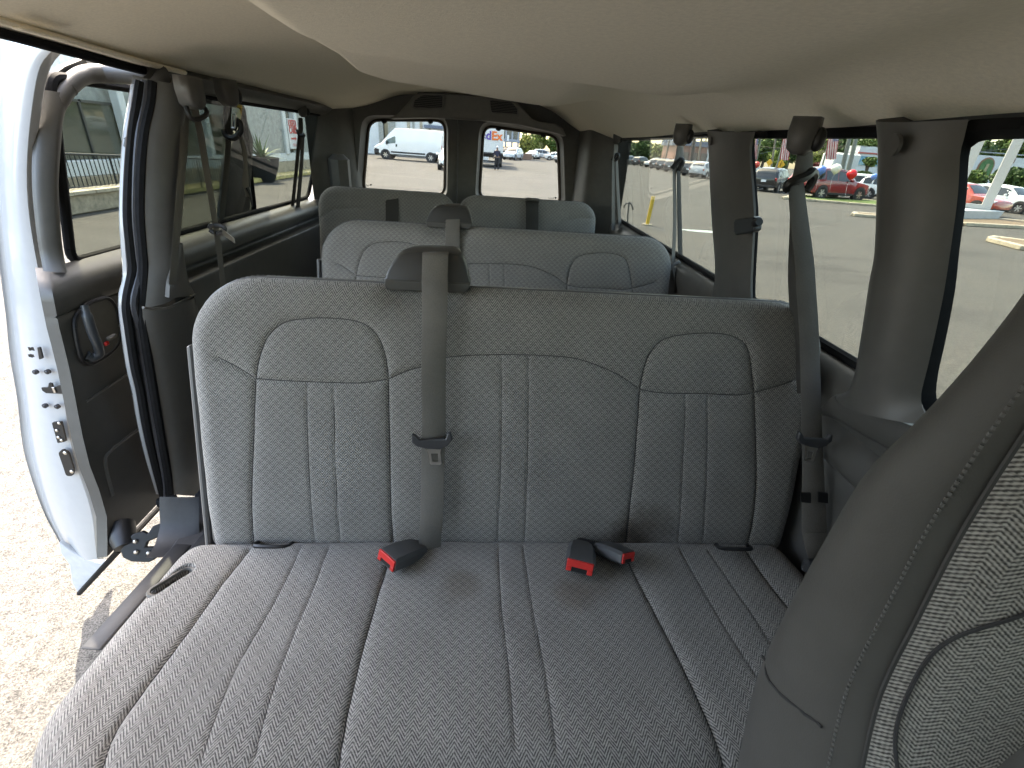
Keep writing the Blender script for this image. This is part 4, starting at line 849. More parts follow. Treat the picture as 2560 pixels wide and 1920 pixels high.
strap([r4(935, 965, 1290, 1.80), r4(948, 962, 1400, 1.79), r4(950, 962, 1500, 1.78)], rb2, 'strap', 'web')
mb = MB(); mb.tube(smoothpath([onY(*c4(*q), 1.955) for q in ((930, 470), (955, 440), (985, 410), (1008, 392), (1018, 420), (1000, 455), (985, 490))], 4), .009, 8); mb.build('guide_loop', M['black'], rb2)
mb = MB(); mb.tube([onY(*c4(*q), 1.79) for q in ((915, 1300), (940, 1265), (980, 1240), (985, 1255))], .0085, 8); mb.build('tongue_grip', M['vinyl_light'], rb2)
mb = MB(); mb.box(onY(*c4(968, 1393), 1.79), (.018, .006, .022), bev=.002); mb.build('buckle_end', M['vinyl_light'], rb2)
rb3 = thing('seat_belt', 'thin belt pair at the right rear corner behind the last seats', 'seat belt', tuple(onY(*c4(470, 980), 2.75)), 'belts hanging from the side walls')
guide(rb3, onY(*c4(476, 215), 2.86), (.9, -.4, 0), (0, 0, 1), .7, loop=False)
strap([r4(447, 482, 270, 2.85), r4(445, 478, 340, 2.84), r4(432, 458, 430, 2.83), r4(430, 458, 600, 2.81), r4(428, 460, 980, 2.78)], rb3)
strap([r4(460, 480, 400, 2.86), r4(466, 490, 600, 2.84), r4(488, 514, 1000, 2.80)], rb3)
mb = MB(); mb.tube(smoothpath([onY(*c4(*q), 2.835) for q in ((430, 405), (450, 370), (480, 350), (485, 375), (460, 400))], 3), .009, 8); mb.build('guide_loop', M['black'], rb3)
# left wall
def r2(xl, xr, y, Yd, s=1): return brow(c2(xl, 0)[0], c2(xr, 0)[0], c2(0, y)[1], Yd, s)
lb1 = thing('seat_belt', 'grey belt pair hanging from the left door pillar beside the nearest bench', 'seat belt', tuple(onX(*cp(365, 1450), -.93)), 'belts hanging from the side walls')
guide(lb1, PL(cp(490, 160), -.925), (.25, .97, 0), (0, 0, 1), 1.0)
def rp(xl, xr, y, Yd, s=1): return brow(cp(xl, 0)[0], cp(xr, 0)[0], cp(0, y)[1], Yd, s)
strap([rp(425, 480, 270, 1.60), rp(422, 478, 330, 1.585), rp(412, 470, 500, 1.55), rp(395, 448, 750, 1.51), rp(375, 430, 1000, 1.47), rp(355, 405, 1250, 1.44), rp(338, 388, 1470, 1.42)], lb1, 'strap', 'web')
strap([rp(480, 545, 255, 1.64), rp(505, 552, 300, 1.64), rp(535, 585, 450, 1.63), rp(570, 615, 650, 1.62), rp(605, 648, 850, 1.61), rp(640, 680, 1060, 1.60), rp(650, 690, 1110, 1.595), rp(660, 700, 1190, 1.59), rp(682, 716, 1350, 1.57), rp(700, 735, 1500, 1.55), rp(708, 745, 1560, 1.545)], lb1, 'strap', 'web')
mb = MB(); mb.tube(smoothpath([onY(*cp(*q), 1.585) for q in ((620, 1080), (632, 1062), (670, 1058), (715, 1070), (722, 1090), (690, 1115), (650, 1110), (622, 1092))], 4), .0075, 8); g_ = mb.build('tongue_grip', M['tongue_plastic'], lb1)
a, b = onY(*c2(430, 1185), 1.58), onY(*c2(515, 1250), 1.56); mb = MB(); mb.ribbon([(a + np.array([0, 0, .010]), a - np.array([0, 0, .010])), (b + np.array([0, 0, .008]), b - np.array([0, 0, .008]))], .003); mb.build('tongue_tab', M['steel'], g_)
lb2 = thing('seat_belt', 'bunched grey belt with a buckle tied up at the left window', 'seat belt', tuple(onX(*c2(500, 500), -.95)), 'belts hanging from the side walls')
guide(lb2, PL(c2(468, 240), -.955), (.5, .86, 0), (0, 0, 1), .95, loop=False)
strap([r2(440, 498, 300, 2.13), r2(435, 495, 380, 2.12), r2(445, 500, 470, 2.11), r2(470, 520, 535, 2.10)], lb2, 'strap', 'web_dark')
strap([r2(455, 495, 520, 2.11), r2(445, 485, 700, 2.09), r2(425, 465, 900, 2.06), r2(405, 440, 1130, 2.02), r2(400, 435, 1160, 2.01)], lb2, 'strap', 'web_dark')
strap([r2(520, 545, 490, 2.09), r2(545, 575, 540, 2.08), r2(568, 600, 640, 2.07), r2(578, 605, 740, 2.06), r2(570, 612, 800, 2.05), r2(568, 615, 860, 2.04), r2(585, 620, 900, 2.04), r2(592, 636, 945, 2.03)], lb2, 'strap', 'web')
mb = MB(); mb.tube(smoothpath([onY(*c2(*q), 2.075) for q in ((440, 480), (455, 520), (490, 538), (525, 530), (560, 480), (540, 420), (505, 480))], 4), .011, 8); mb.build('guide_loop', M['black'], lb2)
a = onY(*c2(511, 378), 2.06); b = onY(*c2(509, 470), 2.06); mb = MB()
for sx in (-.006, .006): mb.tube([a + np.array([sx, 0, 0]), b + np.array([sx, 0, 0])], .0028, 6)
mb.tube([a + np.array([-.006, 0, 0]), a + np.array([.006, 0, 0])], .0028, 6); mb.tube([b + np.array([-.006, 0, 0]), b + np.array([.006, 0, 0])], .004, 6); mb.build('tongue_tab', M['steel'], lb2)
mb = MB(); mb.tube([onY(*c2(*q), 2.03) for q in ((605, 880), (625, 930), (640, 1015))], [.008, .005, .002], 6); mb.build('buckle_tail', M['black'], lb2)
lb3 = thing('seat_belt', 'thin belt pair at the left window next to the last seats', 'seat belt', tuple(onX(*c2(930, 1300), -.95)), 'belts hanging from the side walls')
guide(lb3, onY(*c2(985, 358), 2.80), (.9, .4, 0), (0, 0, 1), .7, loop=False)
strap([r2(955, 985, 400, 2.79), r2(955, 990, 480, 2.78), r2(948, 978, 540, 2.77), r2(925, 950, 800, 2.74), r2(890, 915, 1140, 2.70)], lb3, 'strap', 'web_dark')
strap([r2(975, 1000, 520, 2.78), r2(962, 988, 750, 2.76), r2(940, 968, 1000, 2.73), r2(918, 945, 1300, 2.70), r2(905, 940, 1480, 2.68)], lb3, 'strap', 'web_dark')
mb = MB(); mb.tube(smoothpath([onY(*c2(*q), 2.76) for q in ((950, 480), (960, 515), (985, 520), (1000, 515))], 3), .009, 8); mb.build('guide_loop', M['black'], lb3)
mb = MB(); mb.tube(smoothpath([onY(*c2(*q), 2.67) for q in ((880, 1245), (915, 1265), (940, 1300), (935, 1335))], 3), .009, 8); mb.build('tongue_grip', M['vinyl_light'], lb3)

# ---- buckles lying in the crease of the first bench
M['buckle'] = plain('charcoal_buckle', (.07, .071, .073), rough=.42, var=.08)
def buckle(label, c, yaw, roll, scale=1.0, pitch=-18):
    t = thing('seat_belt_buckle', label, 'buckle', tuple(c), 'buckles in the crease of the nearest bench')
    Rm = Matrix.Rotation(R(yaw), 3, 'Z') @ Matrix.Rotation(R(pitch), 3, 'X') @ Matrix.Rotation(R(roll), 3, 'Y'); s = scale
    def T(p): v = Rm @ Vector(p) * s; return np.array(c) + np.array(v)
    # body runs back from its red release button (front at -Y)
    sec = lambda y, hw, hz0, hz1, r=.006: [T((x, y, z)) for x, z in ((-hw, hz0 + r), (-hw + r, hz0), (hw - r, hz0), (hw, hz0 + r), (hw, hz1 - r), (hw - r, hz1), (-hw + r, hz1), (-hw, hz1 - r))]
    mb = MB(); mb.loft([sec(-.034, .0245, -.012, .013, .003), sec(-.030, .0255, -.013, .0145), sec(.0, .0255, -.0135, .016), sec(.03, .023, -.012, .014), sec(.048, .017, -.009, .009)]); mb.build('buckle_body', M['buckle'], t, sharp=35)
    bx = lambda x0, x1, z0, z1, y0=-.0375, y1=-.030: [T((x, y, z)) for z in (z0, z1) for x, y in ((x0, y0), (x1, y0), (x1, y1), (x0, y1))]
    fc = [(3, 2, 1, 0), (4, 5, 6, 7), (0, 1, 5, 4), (1, 2, 6, 5), (2, 3, 7, 6), (3, 0, 4, 7)]
    mb = MB(); mb.add(bx(-.0225, .0225, -.001, .0115), fc); mb.add(bx(-.0225, -.0135, -.0095, -.0012), fc); mb.add(bx(.0135, .0225, -.0095, -.0012), fc); mb.build('release_button', M['red'], t, bevel=.001)
    mb = MB(); mb.add(bx(-.013, .013, -.0095, -.0015, -.0355, -.033), fc); mb.build('tongue_slot', M['black'], t)
    mb = MB(); mb.tube([T((0, .045, -.001)), T((0, .09, -.004)), T((0, .13, -.02))], [.013, .012, .012], 8, flat=.35); mb.build('buckle_stalk', M['black'], t)
    return t
buckle('charcoal buckle with red button beside the hanging belt of the nearest bench', onY(*dd(868, 1198), .70), -42, 0, 1.08)
buckle('larger of the two charcoal buckles lying together right of the bench middle', onY(*dd(1254, 1204), .695), -14, 2, 1.15)
buckle('charcoal buckle lying tilted with its red button to the right', onY(*dd(1328, 1194), .71), 42, 22, .92)

# ================================================================ GROUND
def asphalt(name, lo, hi, scale=150):
    m, t, b = nodes(name); tc = nd(t, 'TexCoord'); O = tc.outputs['Object']
    vo = nd(t, 'TexVoronoi', ins={'Scale': scale}); t.links.new(O, vo.inputs['Vector'])
    n1 = nd(t, 'TexNoise', ins={'Scale': scale * .55, 'Detail': 5, 'Roughness': .7}); t.links.new(O, n1.inputs['Vector'])
    n2 = nd(t, 'TexNoise', ins={'Scale': .35, 'Detail': 6, 'Roughness': .6}); t.links.new(O, n2.inputs['Vector'])
    mp = nd(t, 'Mapping'); mp.inputs['Scale'].default_value = (.25, 2.2, 1); t.links.new(O, mp.inputs[0])
    n3 = nd(t, 'TexNoise', ins={'Scale': .5, 'Detail': 5, 'Roughness': .65}); t.links.new(mp.outputs[0], n3.inputs['Vector'])
    sp = nd(t, 'SeparateColor'); t.links.new(vo.outputs['Color'], sp.inputs[0])
    nm = nd(t, 'TexNoise', ins={'Scale': 17, 'Detail': 4, 'Roughness': .75}); t.links.new(O, nm.inputs['Vector'])
    h = mathn(t, 'ADD', mathn(t, 'ADD', mathn(t, 'MULTIPLY', sp.outputs[0], .5), mathn(t, 'MULTIPLY', n1.outputs[0], .4)), mathn(t, 'MULTIPLY', mathn(t, 'SUBTRACT', nm.outputs[0], .42), .85))
    c = ramp(t, h, [(.22, lo), (.5, tuple((a + b_) / 2 for a, b_ in zip(lo, hi))), (.82, hi)])
    mx = nd(t, 'MixRGB', blend_type='MULTIPLY'); mx.inputs[0].default_value = 1; t.links.new(c, mx.inputs[1])
    big = mathn(t, 'ADD', mathn(t, 'MULTIPLY', n2.outputs[0], .5), mathn(t, 'MULTIPLY', n3.outputs[0], .5))
    t.links.new(ramp(t, big, [(.36, (.66, .66, .67)), (.5, (1, 1, 1)), (.64, (1.12, 1.1, 1.06))]), mx.inputs[2])
    t.links.new(mx.outputs[0], b.inputs['Base Color']); b.inputs['Roughness'].default_value = .9; b.inputs['Specular IOR Level'].default_value = .25
    bp = nd(t, 'Bump', ins={'Strength': .7, 'Distance': .004}); t.links.new(h, bp.inputs['Height']); t.links.new(bp.outputs[0], b.inputs['Normal']); return m
M['asphalt'] = asphalt('worn_asphalt', (.020, .0195, .0185), (.118, .114, .106), scale=230)
mb = MB(); mb.box((0, 150, -.05), (900, 900, .1)); gr = mb.build('ground', M['asphalt'], smooth=False); tag(gr, kind='structure')
def G(px, py): return onZ(px, py, 0)
def c9(x, y): return 2400 + x / 5.35, 330 + y / 5.35
# tar lines and a wet patch in the lot
M['tar'] = plain('crack_sealer', (.03, .029, .028), rough=.6, var=.3)
for i, pts in enumerate(([c3(200, 765), c3(420, 790), c3(640, 812), c3(880, 835)], [c4(490, 600), c4(600, 630), c4(700, 655), c4(800, 672)], [c4(560, 925), c4(640, 950), c4(760, 960), c4(870, 985)])):
    P = smoothpath([G(*q) for q in pts], 5); mb = MB(); w_ = .09
    rows = []
    for k, p in enumerate(P):
        d_ = unit(P[min(k + 1, len(P) - 1)] - P[max(k - 1, 0)]); s = np.array([-d_[1], d_[0], 0]) * w_ * (.6 + .8 * random.random()); rows.append([p + s + [0, 0, .004], p - s + [0, 0, .004]])
    mb.grid(np.array(rows)); tag(mb.build('asphalt_crack', M['tar'], smooth=False), kind='structure')
M['puddle'] = plain('wet_asphalt', (.05, .05, .052), rough=.03, var=.1)
pc = G(*c4(1170, 990)); mb = MB(); mb.add([pc + np.array([.35 + 0.95 * math.cos(a) * (1 + .15 * math.sin(3 * a)), .28 * math.sin(a) * (1 + .2 * math.cos(2 * a)), .005]) for a in np.linspace(0, 2 * math.pi, 28, endpoint=False)], [tuple(range(28))]); tag(mb.build('puddle', M['puddle'], smooth=False), kind='structure')
# overhead wires' shadow lies on the lot by itself (poles and wires below)

# ---------------------------------------------------------------- vehicles
M['tyre'] = plain('tyre_rubber', (.018, .018, .019), rough=.8, var=.2)
M['rim'] = plain('alloy_rim', (.55, .56, .58), rough=.3, metal=.9, var=.05)
M['carglass'] = plain('dark_car_glass', (.02, .026, .028), rough=.05, spec=.8, var=.1)
M['greenglass'] = plain('green_car_glass', (.05, .085, .07), rough=.05, spec=.8, var=.3, scale=3)
M['lamp_red'] = plain('tail_lamp_red', (.45, .02, .02), rough=.2, var=.1)
M['lamp_clear'] = plain('head_lamp_clear', (.7, .72, .74), rough=.1, var=.05)
M['plate'] = plain('licence_plate', (.7, .72, .75), rough=.4, var=.1)
M['cladding'] = plain('black_cladding', (.022, .022, .024), rough=.6, var=.1)
def paint(name, col): return plain(name, col, rough=.22, var=.03, coat=.8)
PA = {'black': paint('black_paint', (.012, .013, .015)), 'dark': paint('charcoal_paint', (.03, .033, .038)), 'silver': paint('silver_paint', (.42, .44, .46)), 'white': paint('white_car_paint', (.78, .79, .78)),
      'red': paint('deep_red_paint', (.20, .012, .018)), 'orange': paint('orange_red_paint', (.42, .07, .045)), 'blue': paint('pale_blue_paint', (.38, .45, .52)), 'maroon': paint('brown_red_paint', (.18, .05, .04))}
# body tables: x along the car (0 rear .. L front): z_low, z_belt, z_top, half widths low / belt / top
SUV = dict(L=4.75, W=.95, st=[(0, .42, .95, 1.0, .80, .84, .80), (.06, .34, 1.02, 1.12, .90, .92, .80), (.22, .30, 1.06, 1.45, .93, .945, .76), (.50, .28, 1.06, 1.66, .94, .95, .72), (1.2, .27, 1.04, 1.73, .94, .95, .72), (2.1, .27, 1.02, 1.74, .94, .95, .73), (2.75, .27, 1.01, 1.66, .94, .95, .72), (3.10, .27, 1.02, 1.40, .94, .95, .76), (3.42, .27, 1.03, 1.10, .94, .94, .82), (3.9, .27, 1.00, 1.05, .93, .93, .80), (4.4, .30, .92, .97, .90, .90, .74), (4.68, .36, .80, .86, .80, .80, .62), (4.75, .42, .70, .74, .70, .70, .55)],
           wx=(.95, 3.85), wr=.36, win=(.35, 2.95), cab=((.10, .50), (2.75, 3.42)))
SEDAN = dict(L=4.7, W=.91, st=[(0, .40, .86, .90, .76, .80, .74), (.08, .33, .92, .97, .87, .88, .76), (.55, .27, .95, 1.01, .90, .91, .72), (.95, .26, .95, 1.08, .90, .91, .70), (1.45, .25, .94, 1.38, .90, .91, .60), (2.1, .25, .93, 1.45, .90, .91, .60), (2.75, .25, .92, 1.36, .90, .91, .62), (3.35, .25, .93, 1.00, .90, .90, .74), (3.9, .26, .88, .93, .88, .88, .72), (4.4, .30, .78, .83, .84, .84, .66), (4.65, .38, .66, .72, .72, .72, .56), (4.7, .42, .62, .64, .66, .66, .5)],
           wx=(.95, 3.75), wr=.33, win=(1.05, 2.95), cab=((.95, 1.45), (2.75, 3.35)))
CARGO = dict(L=6.0, W=1.02, st=[(0, .50, 1.35, 2.46, .98, 1.0, .90), (.04, .44, 1.35, 2.52, 1.0, 1.02, .92), (.5, .38, 1.35, 2.54, 1.0, 1.02, .93), (3.6, .38, 1.33, 2.54, 1.0, 1.02, .93), (4.1, .38, 1.30, 2.50, 1.0, 1.02, .90), (4.5, .38, 1.25, 2.18, 1.0, 1.01, .86), (5.0, .38, 1.22, 1.66, 1.0, 1.0, .84), (5.28, .38, 1.20, 1.34, .98, .98, .82), (5.7, .38, 1.02, 1.14, .95, .94, .80), (5.93, .40, .84, .94, .88, .86, .72), (6.0, .45, .72, .76, .78, .76, .65)],
             wx=(.95, 4.95), wr=.36, win=(4.02, 4.9), cab=((0, 0), (4.45, 5.28)))
def ringat(T, x):
    s = T['st']; X_ = [a[0] for a in s]; return [float(np.interp(x, X_, [a[k] for a in s])) for k in range(1, 7)]
def ring_pts(T, x, n=None):
    zl, zb, zt, wl, wb, wt = ringat(T, x); h = [(0, zl), (wl * .8, zl), (wl, zl + .09), (wb, zl + (zb - zl) * .55), (wb * .995, zb), (wb + (wt - wb) * .55, zb + (zt - zb) * .60), (wt, zt - min(.05, (zt - zb) * .3)), (wt * .72, zt), (0, zt + .015)]
    return [(x, a, z) for a, z in h] + [(x, -a, z) for a, z in h[-2:0:-1]]
def sidept(T, x, f, sgn, off=.008):
    zl, zb, zt, wl, wb, wt = ringat(T, x); a, z = wb + (wt - wb) * f * .92, zb + (zt - zb) * f * .95; return (x, sgn * (a + off), z)
def build_vehicle(kind, T, pnt, gl, name):
    root = thing(name, 'x', kind); xs_ = sorted(set([a[0] for a in T['st']] + list(np.linspace(0, T['L'], 28))))
    mb = MB(); mb.loft([ring_pts(T, x) for x in xs_]); body = mb.build('body', pnt, root, world=False, sharp=38)
    a, b = T['win']; van_ = T is CARGO
    for sgn in (1, -1):
        segs = [(a, b)] if van_ else ([(a, a + (b - a) * .22), (a + (b - a) * .25, a + (b - a) * .58), (a + (b - a) * .61, b)] if T is SUV else [(a, a + (b - a) * .46), (a + (b - a) * .50, b)])
        for (p, q) in segs:
            N = 6; lo = [sidept(T, p + (q - p) * i / N, .06 if not van_ else .02, sgn) for i in range(N + 1)]; hi = [sidept(T, p + (q - p) * i / N, .80 if not van_ else .50, sgn) for i in range(N + 1)]
            if van_: hi = [(x, y, min(z, 1.86)) for x, y, z in hi]; hi = [sidept(T, x, (z - ringat(T, x)[1]) / max(.1, (ringat(T, x)[2] - ringat(T, x)[1])) / .95, sgn) for x, y, z in hi]
            m2 = MB(); m2.grid(np.array([lo, hi])); m2.build('side_window', gl, root, world=False, smooth=False)
        if T is SUV:
            m2 = MB(); m2.tube([sidept(T, a + (b - a) * i / 10, .86, sgn, .012) for i in range(11)], .012, 5); m2.build('window_chrome', M['rim'], root, world=False)
    for k, (p, q) in enumerate(T['cab']):
        if q - p < .05: continue
        m2 = MB(); rows = []
        for i in range(6):
            x = p + (q - p) * (.12 + .76 * i / 5); zl, zb, zt, wl, wb, wt = ringat(T, x); hw = wt * .88; rows.append([(x + (-.012 if k == 0 else .012), yy * hw, zt - .0 * abs(yy) + .014 - .03 * yy * yy) for yy in (-1, -.6, 0, .6, 1)])
        m2.grid(np.array(rows)); m2.build('rear_screen' if k == 0 else 'windscreen', gl, root, world=False)
    for x in T['wx']:
        for sgn in (1, -1):
            W = T['W']; m2 = MB(); m2.disc((x, sgn * (W - .10), T['wr'] + .03), (0, 1, 0), T['wr'] * 1.2, 22, .23); m2.build('wheel_arch', M['cladding'], root, world=False)
            m2 = MB(); rr = T['wr']; prof = [(.0, rr * .62), (.02, rr * .68), (.03, rr * .92), (.0, rr), (-.2, rr), (-.21, rr * .6)]
            m2.loft([[(x + r_ * math.cos(2 * math.pi * j / 24), sgn * (W + .005 + o_), rr + r_ * math.sin(2 * math.pi * j / 24)) for j in range(24)] for o_, r_ in prof]); wh = m2.build('wheel', M['tyre'], root, world=False, sharp=50)
            m2 = MB(); m2.disc((x, sgn * (W - .005), rr), (0, 1, 0), rr * .63, 20, .012)
            m3 = MB(); m3.disc((x, sgn * (W + .014), rr), (0, 1, 0), rr * .16, 10, .02)
            for j in range(6):
                an = 2 * math.pi * j / 6; m3.box((x + math.cos(an) * rr * .36, sgn * (W + .012), rr + math.sin(an) * rr * .36), (rr * .52, .018, rr * .17), rot=Matrix.Rotation(-an, 3, 'Y'))
            m2.build('rim_back', M['cladding'], wh, world=False); m3.build('rim', M['rim'], wh, world=False, smooth=False)
    # lamps, plate, bumpers
    zl, zb, zt, wl, wb, wt = ringat(T, .06); zc = zb - .10 if not van_ else 1.15; L = T['L']
    for sgn in (1, -1):
        m2 = MB(); m2.box((.05 if not van_ else .0, sgn * (wb - .10), zc), (.10, .17 if not van_ else .10, .20 if not van_ else .5), bev=.02); m2.build('tail_lamp', M['lamp_red'], root, world=False)
        zf = ringat(T, L - .18)[1]; m2 = MB(); m2.box((L - .17, sgn * (ringat(T, L - .18)[4] - .11), zf - .04), (.20, .26, .13), bev=.03); m2.build('head_lamp', M['lamp_clear'], root, world=False)
        xm_ = T['win'][1] - .12; m2 = MB(); m2.box((xm_, sgn * (ringat(T, xm_)[4] + .10), ringat(T, xm_)[1] + .10), (.12, .2, .14 if not van_ else .3), bev=.03); m2.build('door_mirror', pnt if not van_ else M['cladding'], root, world=False)
    m2 = MB(); m2.box((-.015 if not van_ else -.02, 0, (zl + zb) / 2 + .10), (.03, .36, .17)); m2.build('licence_plate', M['plate'], root, world=False)
    m2 = MB(); m2.box((.12, 0, .42), (.30, 2 * T['W'] * .93, .22), bev=.05); m2.build('rear_bumper', M['cladding'], root, world=False)
    m2 = MB(); m2.box((L - .14, 0, .42), (.26, 2 * T['W'] * .80, .20), bev=.05); m2.build('front_bumper', M['cladding'], root, world=False)
    m2 = MB(); m2.box((L - .05, 0, .62), (.06, T['W'] * .95, .16), bev=.02); m2.build('grille', M['cladding'], root, world=False)
    for sgn in (1, -1):
        m2 = MB(); m2.box(((T['wx'][0] + T['wx'][1]) / 2, sgn * (T['W'] - .015), .36 if not van_ else .62), (T['wx'][1] - T['wx'][0] - .95, .06, .13), bev=.02); m2.build('rocker_cladding', M['cladding'], root, world=False)
    if van_:
        m2 = MB(); m2.box((5.72, 0, .62), (.5, 1.98, .44), bev=.08); m2.build('front_cladding', M['cladding'], root, world=False)
        m2 = MB(); m2.box((.45, 0, .60), (.88, 2.07, .38), bev=.05); m2.build('rear_cladding', M['cladding'], root, world=False)
        for sgn in (1, -1): m2 = MB(); m2.box((3.95, sgn * 1.025, 1.16), (.14, .04, .2), bev=.015); m2.build('door_handle', M['cladding'], root, world=False)
    return root
protos = {}
def vehicle(kind, colour, pos, az, label, group=None, name=None, scale=1.0, gl='carglass'):
    """az: heading measured from +Y towards +X; pos: ground point under the middle of the vehicle"""
    key = (kind, colour, gl); T = {'suv': SUV, 'sedan': SEDAN, 'cargo van': CARGO}[kind]; nm = name or {'suv': 'parked_suv', 'sedan': 'parked_sedan', 'cargo van': 'cargo_van'}[kind]; cat = {'suv': 'SUV', 'sedan': 'car', 'cargo van': 'van'}[kind]
    if key not in protos: r = protos[key] = build_vehicle(cat, T, PA[colour], M[gl], nm)
    else: r = copy_tree(protos[key])
    r.name = nm; r.rotation_euler = (0, 0, R(90 - az)); h = Vector((math.sin(R(az)), math.cos(R(az)), 0)); r.location = Vector((pos[0], pos[1], 0)) - h * T['L'] / 2 * scale; r.scale = (scale,) * 3
    tag(r, label, cat, group)
    if group is None and 'group' in r: del r['group']
    return r
ROW = 'cars parked in rows across the lot'
# the red SUV and its neighbours
vehicle('suv', 'red', (23.4, 35.2), 76, 'deep red SUV parked on the grass island behind the balloons', ROW, scale=1.15)
vehicle('suv', 'black', (22.3, 40.6), 45, 'black SUV seen from behind, left of the red SUV', ROW)
vehicle('suv', 'silver', (21.9, 44.0), 42, 'silver SUV half hidden behind the window edge, left of the black SUV', ROW)
vehicle('suv', 'white', (34.0, 45.5), 132, 'white SUV facing right just behind the red SUV bonnet', ROW)
vehicle('suv', 'white', (31.3, 39.2), 132, 'white SUV on the right cut off by the grey pillar', ROW)
vehicle('suv', 'orange', (29.6, 31.2), 165, 'orange red car behind the concrete sign base', ROW)
vehicle('suv', 'white', (36.4, 35.0), 165, 'white SUV facing the lot at the far right edge', ROW)
# the long row that recedes to the trees, tail towards us
far = [('suv', 'silver', (24.6, 60.0), 'silver SUV nearest the pillar in the receding row'), ('suv', 'dark', (25.3, 64.6), 'charcoal SUV second from the pillar in the receding row'), ('suv', 'black', (26.3, 71.0), 'black SUV third from the pillar in the receding row'),
       ('suv', 'dark', (26.9, 76.5), 'charcoal SUV behind the hanging belt in the receding row'), ('suv', 'dark', (28.0, 84.0), 'charcoal SUV left of the hanging belt in the receding row'), ('suv', 'black', (29.0, 91.0), 'black SUV sixth in the receding row'),
       ('sedan', 'white', (30.0, 98.0), 'white car seventh in the receding row'), ('suv', 'dark', (29.8, 106.0), 'charcoal SUV eighth in the receding row under the trees'), ('suv', 'dark', (29.0, 112.0), 'charcoal SUV fourth from the far end under the dark tree'),
       ('sedan', 'black', (28.2, 117.0), 'black car third from the far end under the dark tree'), ('suv', 'black', (27.0, 121.0), 'black SUV second from the far end under the dark tree'), ('sedan', 'dark', (25.4, 125.0), 'charcoal car at the far end of the receding row')]
for k, c, p, l in far: vehicle(k, c, p, 48, l, ROW)
# through the rear doors
vehicle('cargo van', 'white', (onY(1025, 390, 50.5)[0], 50.5), -87, 'high roof white cargo van parked side on behind the left rear window', name='cargo_van', gl='greenglass', scale=1.06)
vehicle('sedan', 'white', (-3.35, 39.2), 176, 'pale car half hidden by the rear door post', ROW, gl='greenglass')
vehicle('sedan', 'white', (onY(1392, 390, 96)[0], 96), 90, 'white car parked side on below the green trees', ROW)
vehicle('suv', 'silver', (onY(1358, 390, 101)[0], 101), 80, 'silver SUV behind the white car below the green trees', ROW)
vehicle('sedan', 'white', (onY(1333, 390, 98)[0], 98), 20, 'small white car at the left end of the row below the green trees', ROW)
vehicle('sedan', 'silver', (onY(1412, 400, 84)[0], 84), 30, 'silver car cut off by the right edge of the rear window', ROW)
vehicle('suv', 'blue', (onY(1283, 380, 80)[0], 80), 200, 'pale blue SUV parked under the office building', ROW)
vehicle('suv', 'black', (onY(1264, 380, 86)[0], 86), 200, 'black SUV in the shade beside the trailer', ROW)

# ---------------------------------------------------------------- text helper
def text_part(body, size, material, parent, origin_, ux, uz, name='lettering', extr=.01, align='CENTER', bold=0):
    cu = bpy.data.curves.new('txt', 'FONT'); cu.body = body; cu.size = size; cu.extrude = extr; cu.align_x = align; cu.align_y = 'CENTER'; cu.offset = bold
    o = bpy.data.objects.new('txt', cu); COL.objects.link(o); bpy.context.view_layer.update()
    me = bpy.data.meshes.new_from_object(o.evaluated_get(bpy.context.evaluated_depsgraph_get())); bpy.data.objects.remove(o); bpy.data.curves.remove(cu)
    ux, uz = Vector(ux).normalized(), Vector(uz).normalized(); n_ = ux.cross(uz); mt = Matrix((ux, uz, n_)).transposed().to_4x4(); mt.translation = Vector(origin_) - (origin(parent) if parent else Vector())
    me.transform(mt); me.materials.clear(); me.materials.append(material); o = bpy.data.objects.new(name, me); COL.objects.link(o); o.parent = parent; return o
def pm(name, col, **k): return plain(name, col, **{**dict(rough=.5, var=.08), **k})
# ---------------------------------------------------------------- box trailer, person
YT = 47.5; xr_ = onY(1258, 370, YT)[0]; xl_ = xr_ - 2.55; zt_ = 4.1; zb_ = 1.22
tr = thing('box_trailer', 'white box trailer with purple and orange lettering behind the person', 'trailer', ((xl_ + xr_) / 2, YT + 4, 0))
M['tr_white'] = pm('trailer_white', (.62, .63, .63), rough=.35); M['purple'] = pm('purple_lettering', (.10, .06, .30)); M['orange_l'] = pm('orange_lettering', (.75, .16, .03))
mb = MB(); mb.box(((xl_ + xr_) / 2, YT + 4.3, (zt_ + zb_) / 2), (2.55, 8.5, zt_ - zb_), bev=.03); mb.build('box', M['tr_white'], tr)
for k in range(9):
    mb = MB(); mb.box((xl_ + .16 + k * .28, YT + .04, (zt_ + zb_) / 2), (.05, .04, zt_ - zb_ - .25), bev=.008); mb.build('door_rib', M['tr_white'], tr)
mb = MB(); mb.box(((xl_ + xr_) / 2, YT + .3, zb_ - .08), (2.5, .5, .14), bev=.02); mb.build('rear_sill', M['cladding'], tr)
for x in (xl_ + .25, xr_ - .25):
    mb = MB(); mb.box((x, YT + .4, .85), (.09, .09, .7), bev=.01); mb.build('bumper_post', M['cladding'], tr)
mb = MB(); mb.box(((xl_ + xr_) / 2, YT + .35, .52), (2.3, .1, .12), bev=.02); mb.build('bumper_bar', M['cladding'], tr)
for x in (xl_ + .15, xl_ + .5, xr_ - .5, xr_ - .15):
    for yy in (2.2, 3.4):
        mb = MB(); mb.disc((x, YT + yy, .5), (1, 0, 0), .5, 24, .26); w_ = mb.build('wheel', M['tyre'], tr); mb = MB(); mb.disc((x, YT + yy, .5), (1, 0, 0), .28, 16, .275); mb.build('rim', M['rim'], w_)
for x in (xl_ + .33, xr_ - .33):
    mb = MB(); mb.box((x, YT + 1.5, .68), (.6, .02, .78)); mb.build('mud_flap', M['cladding'], tr)
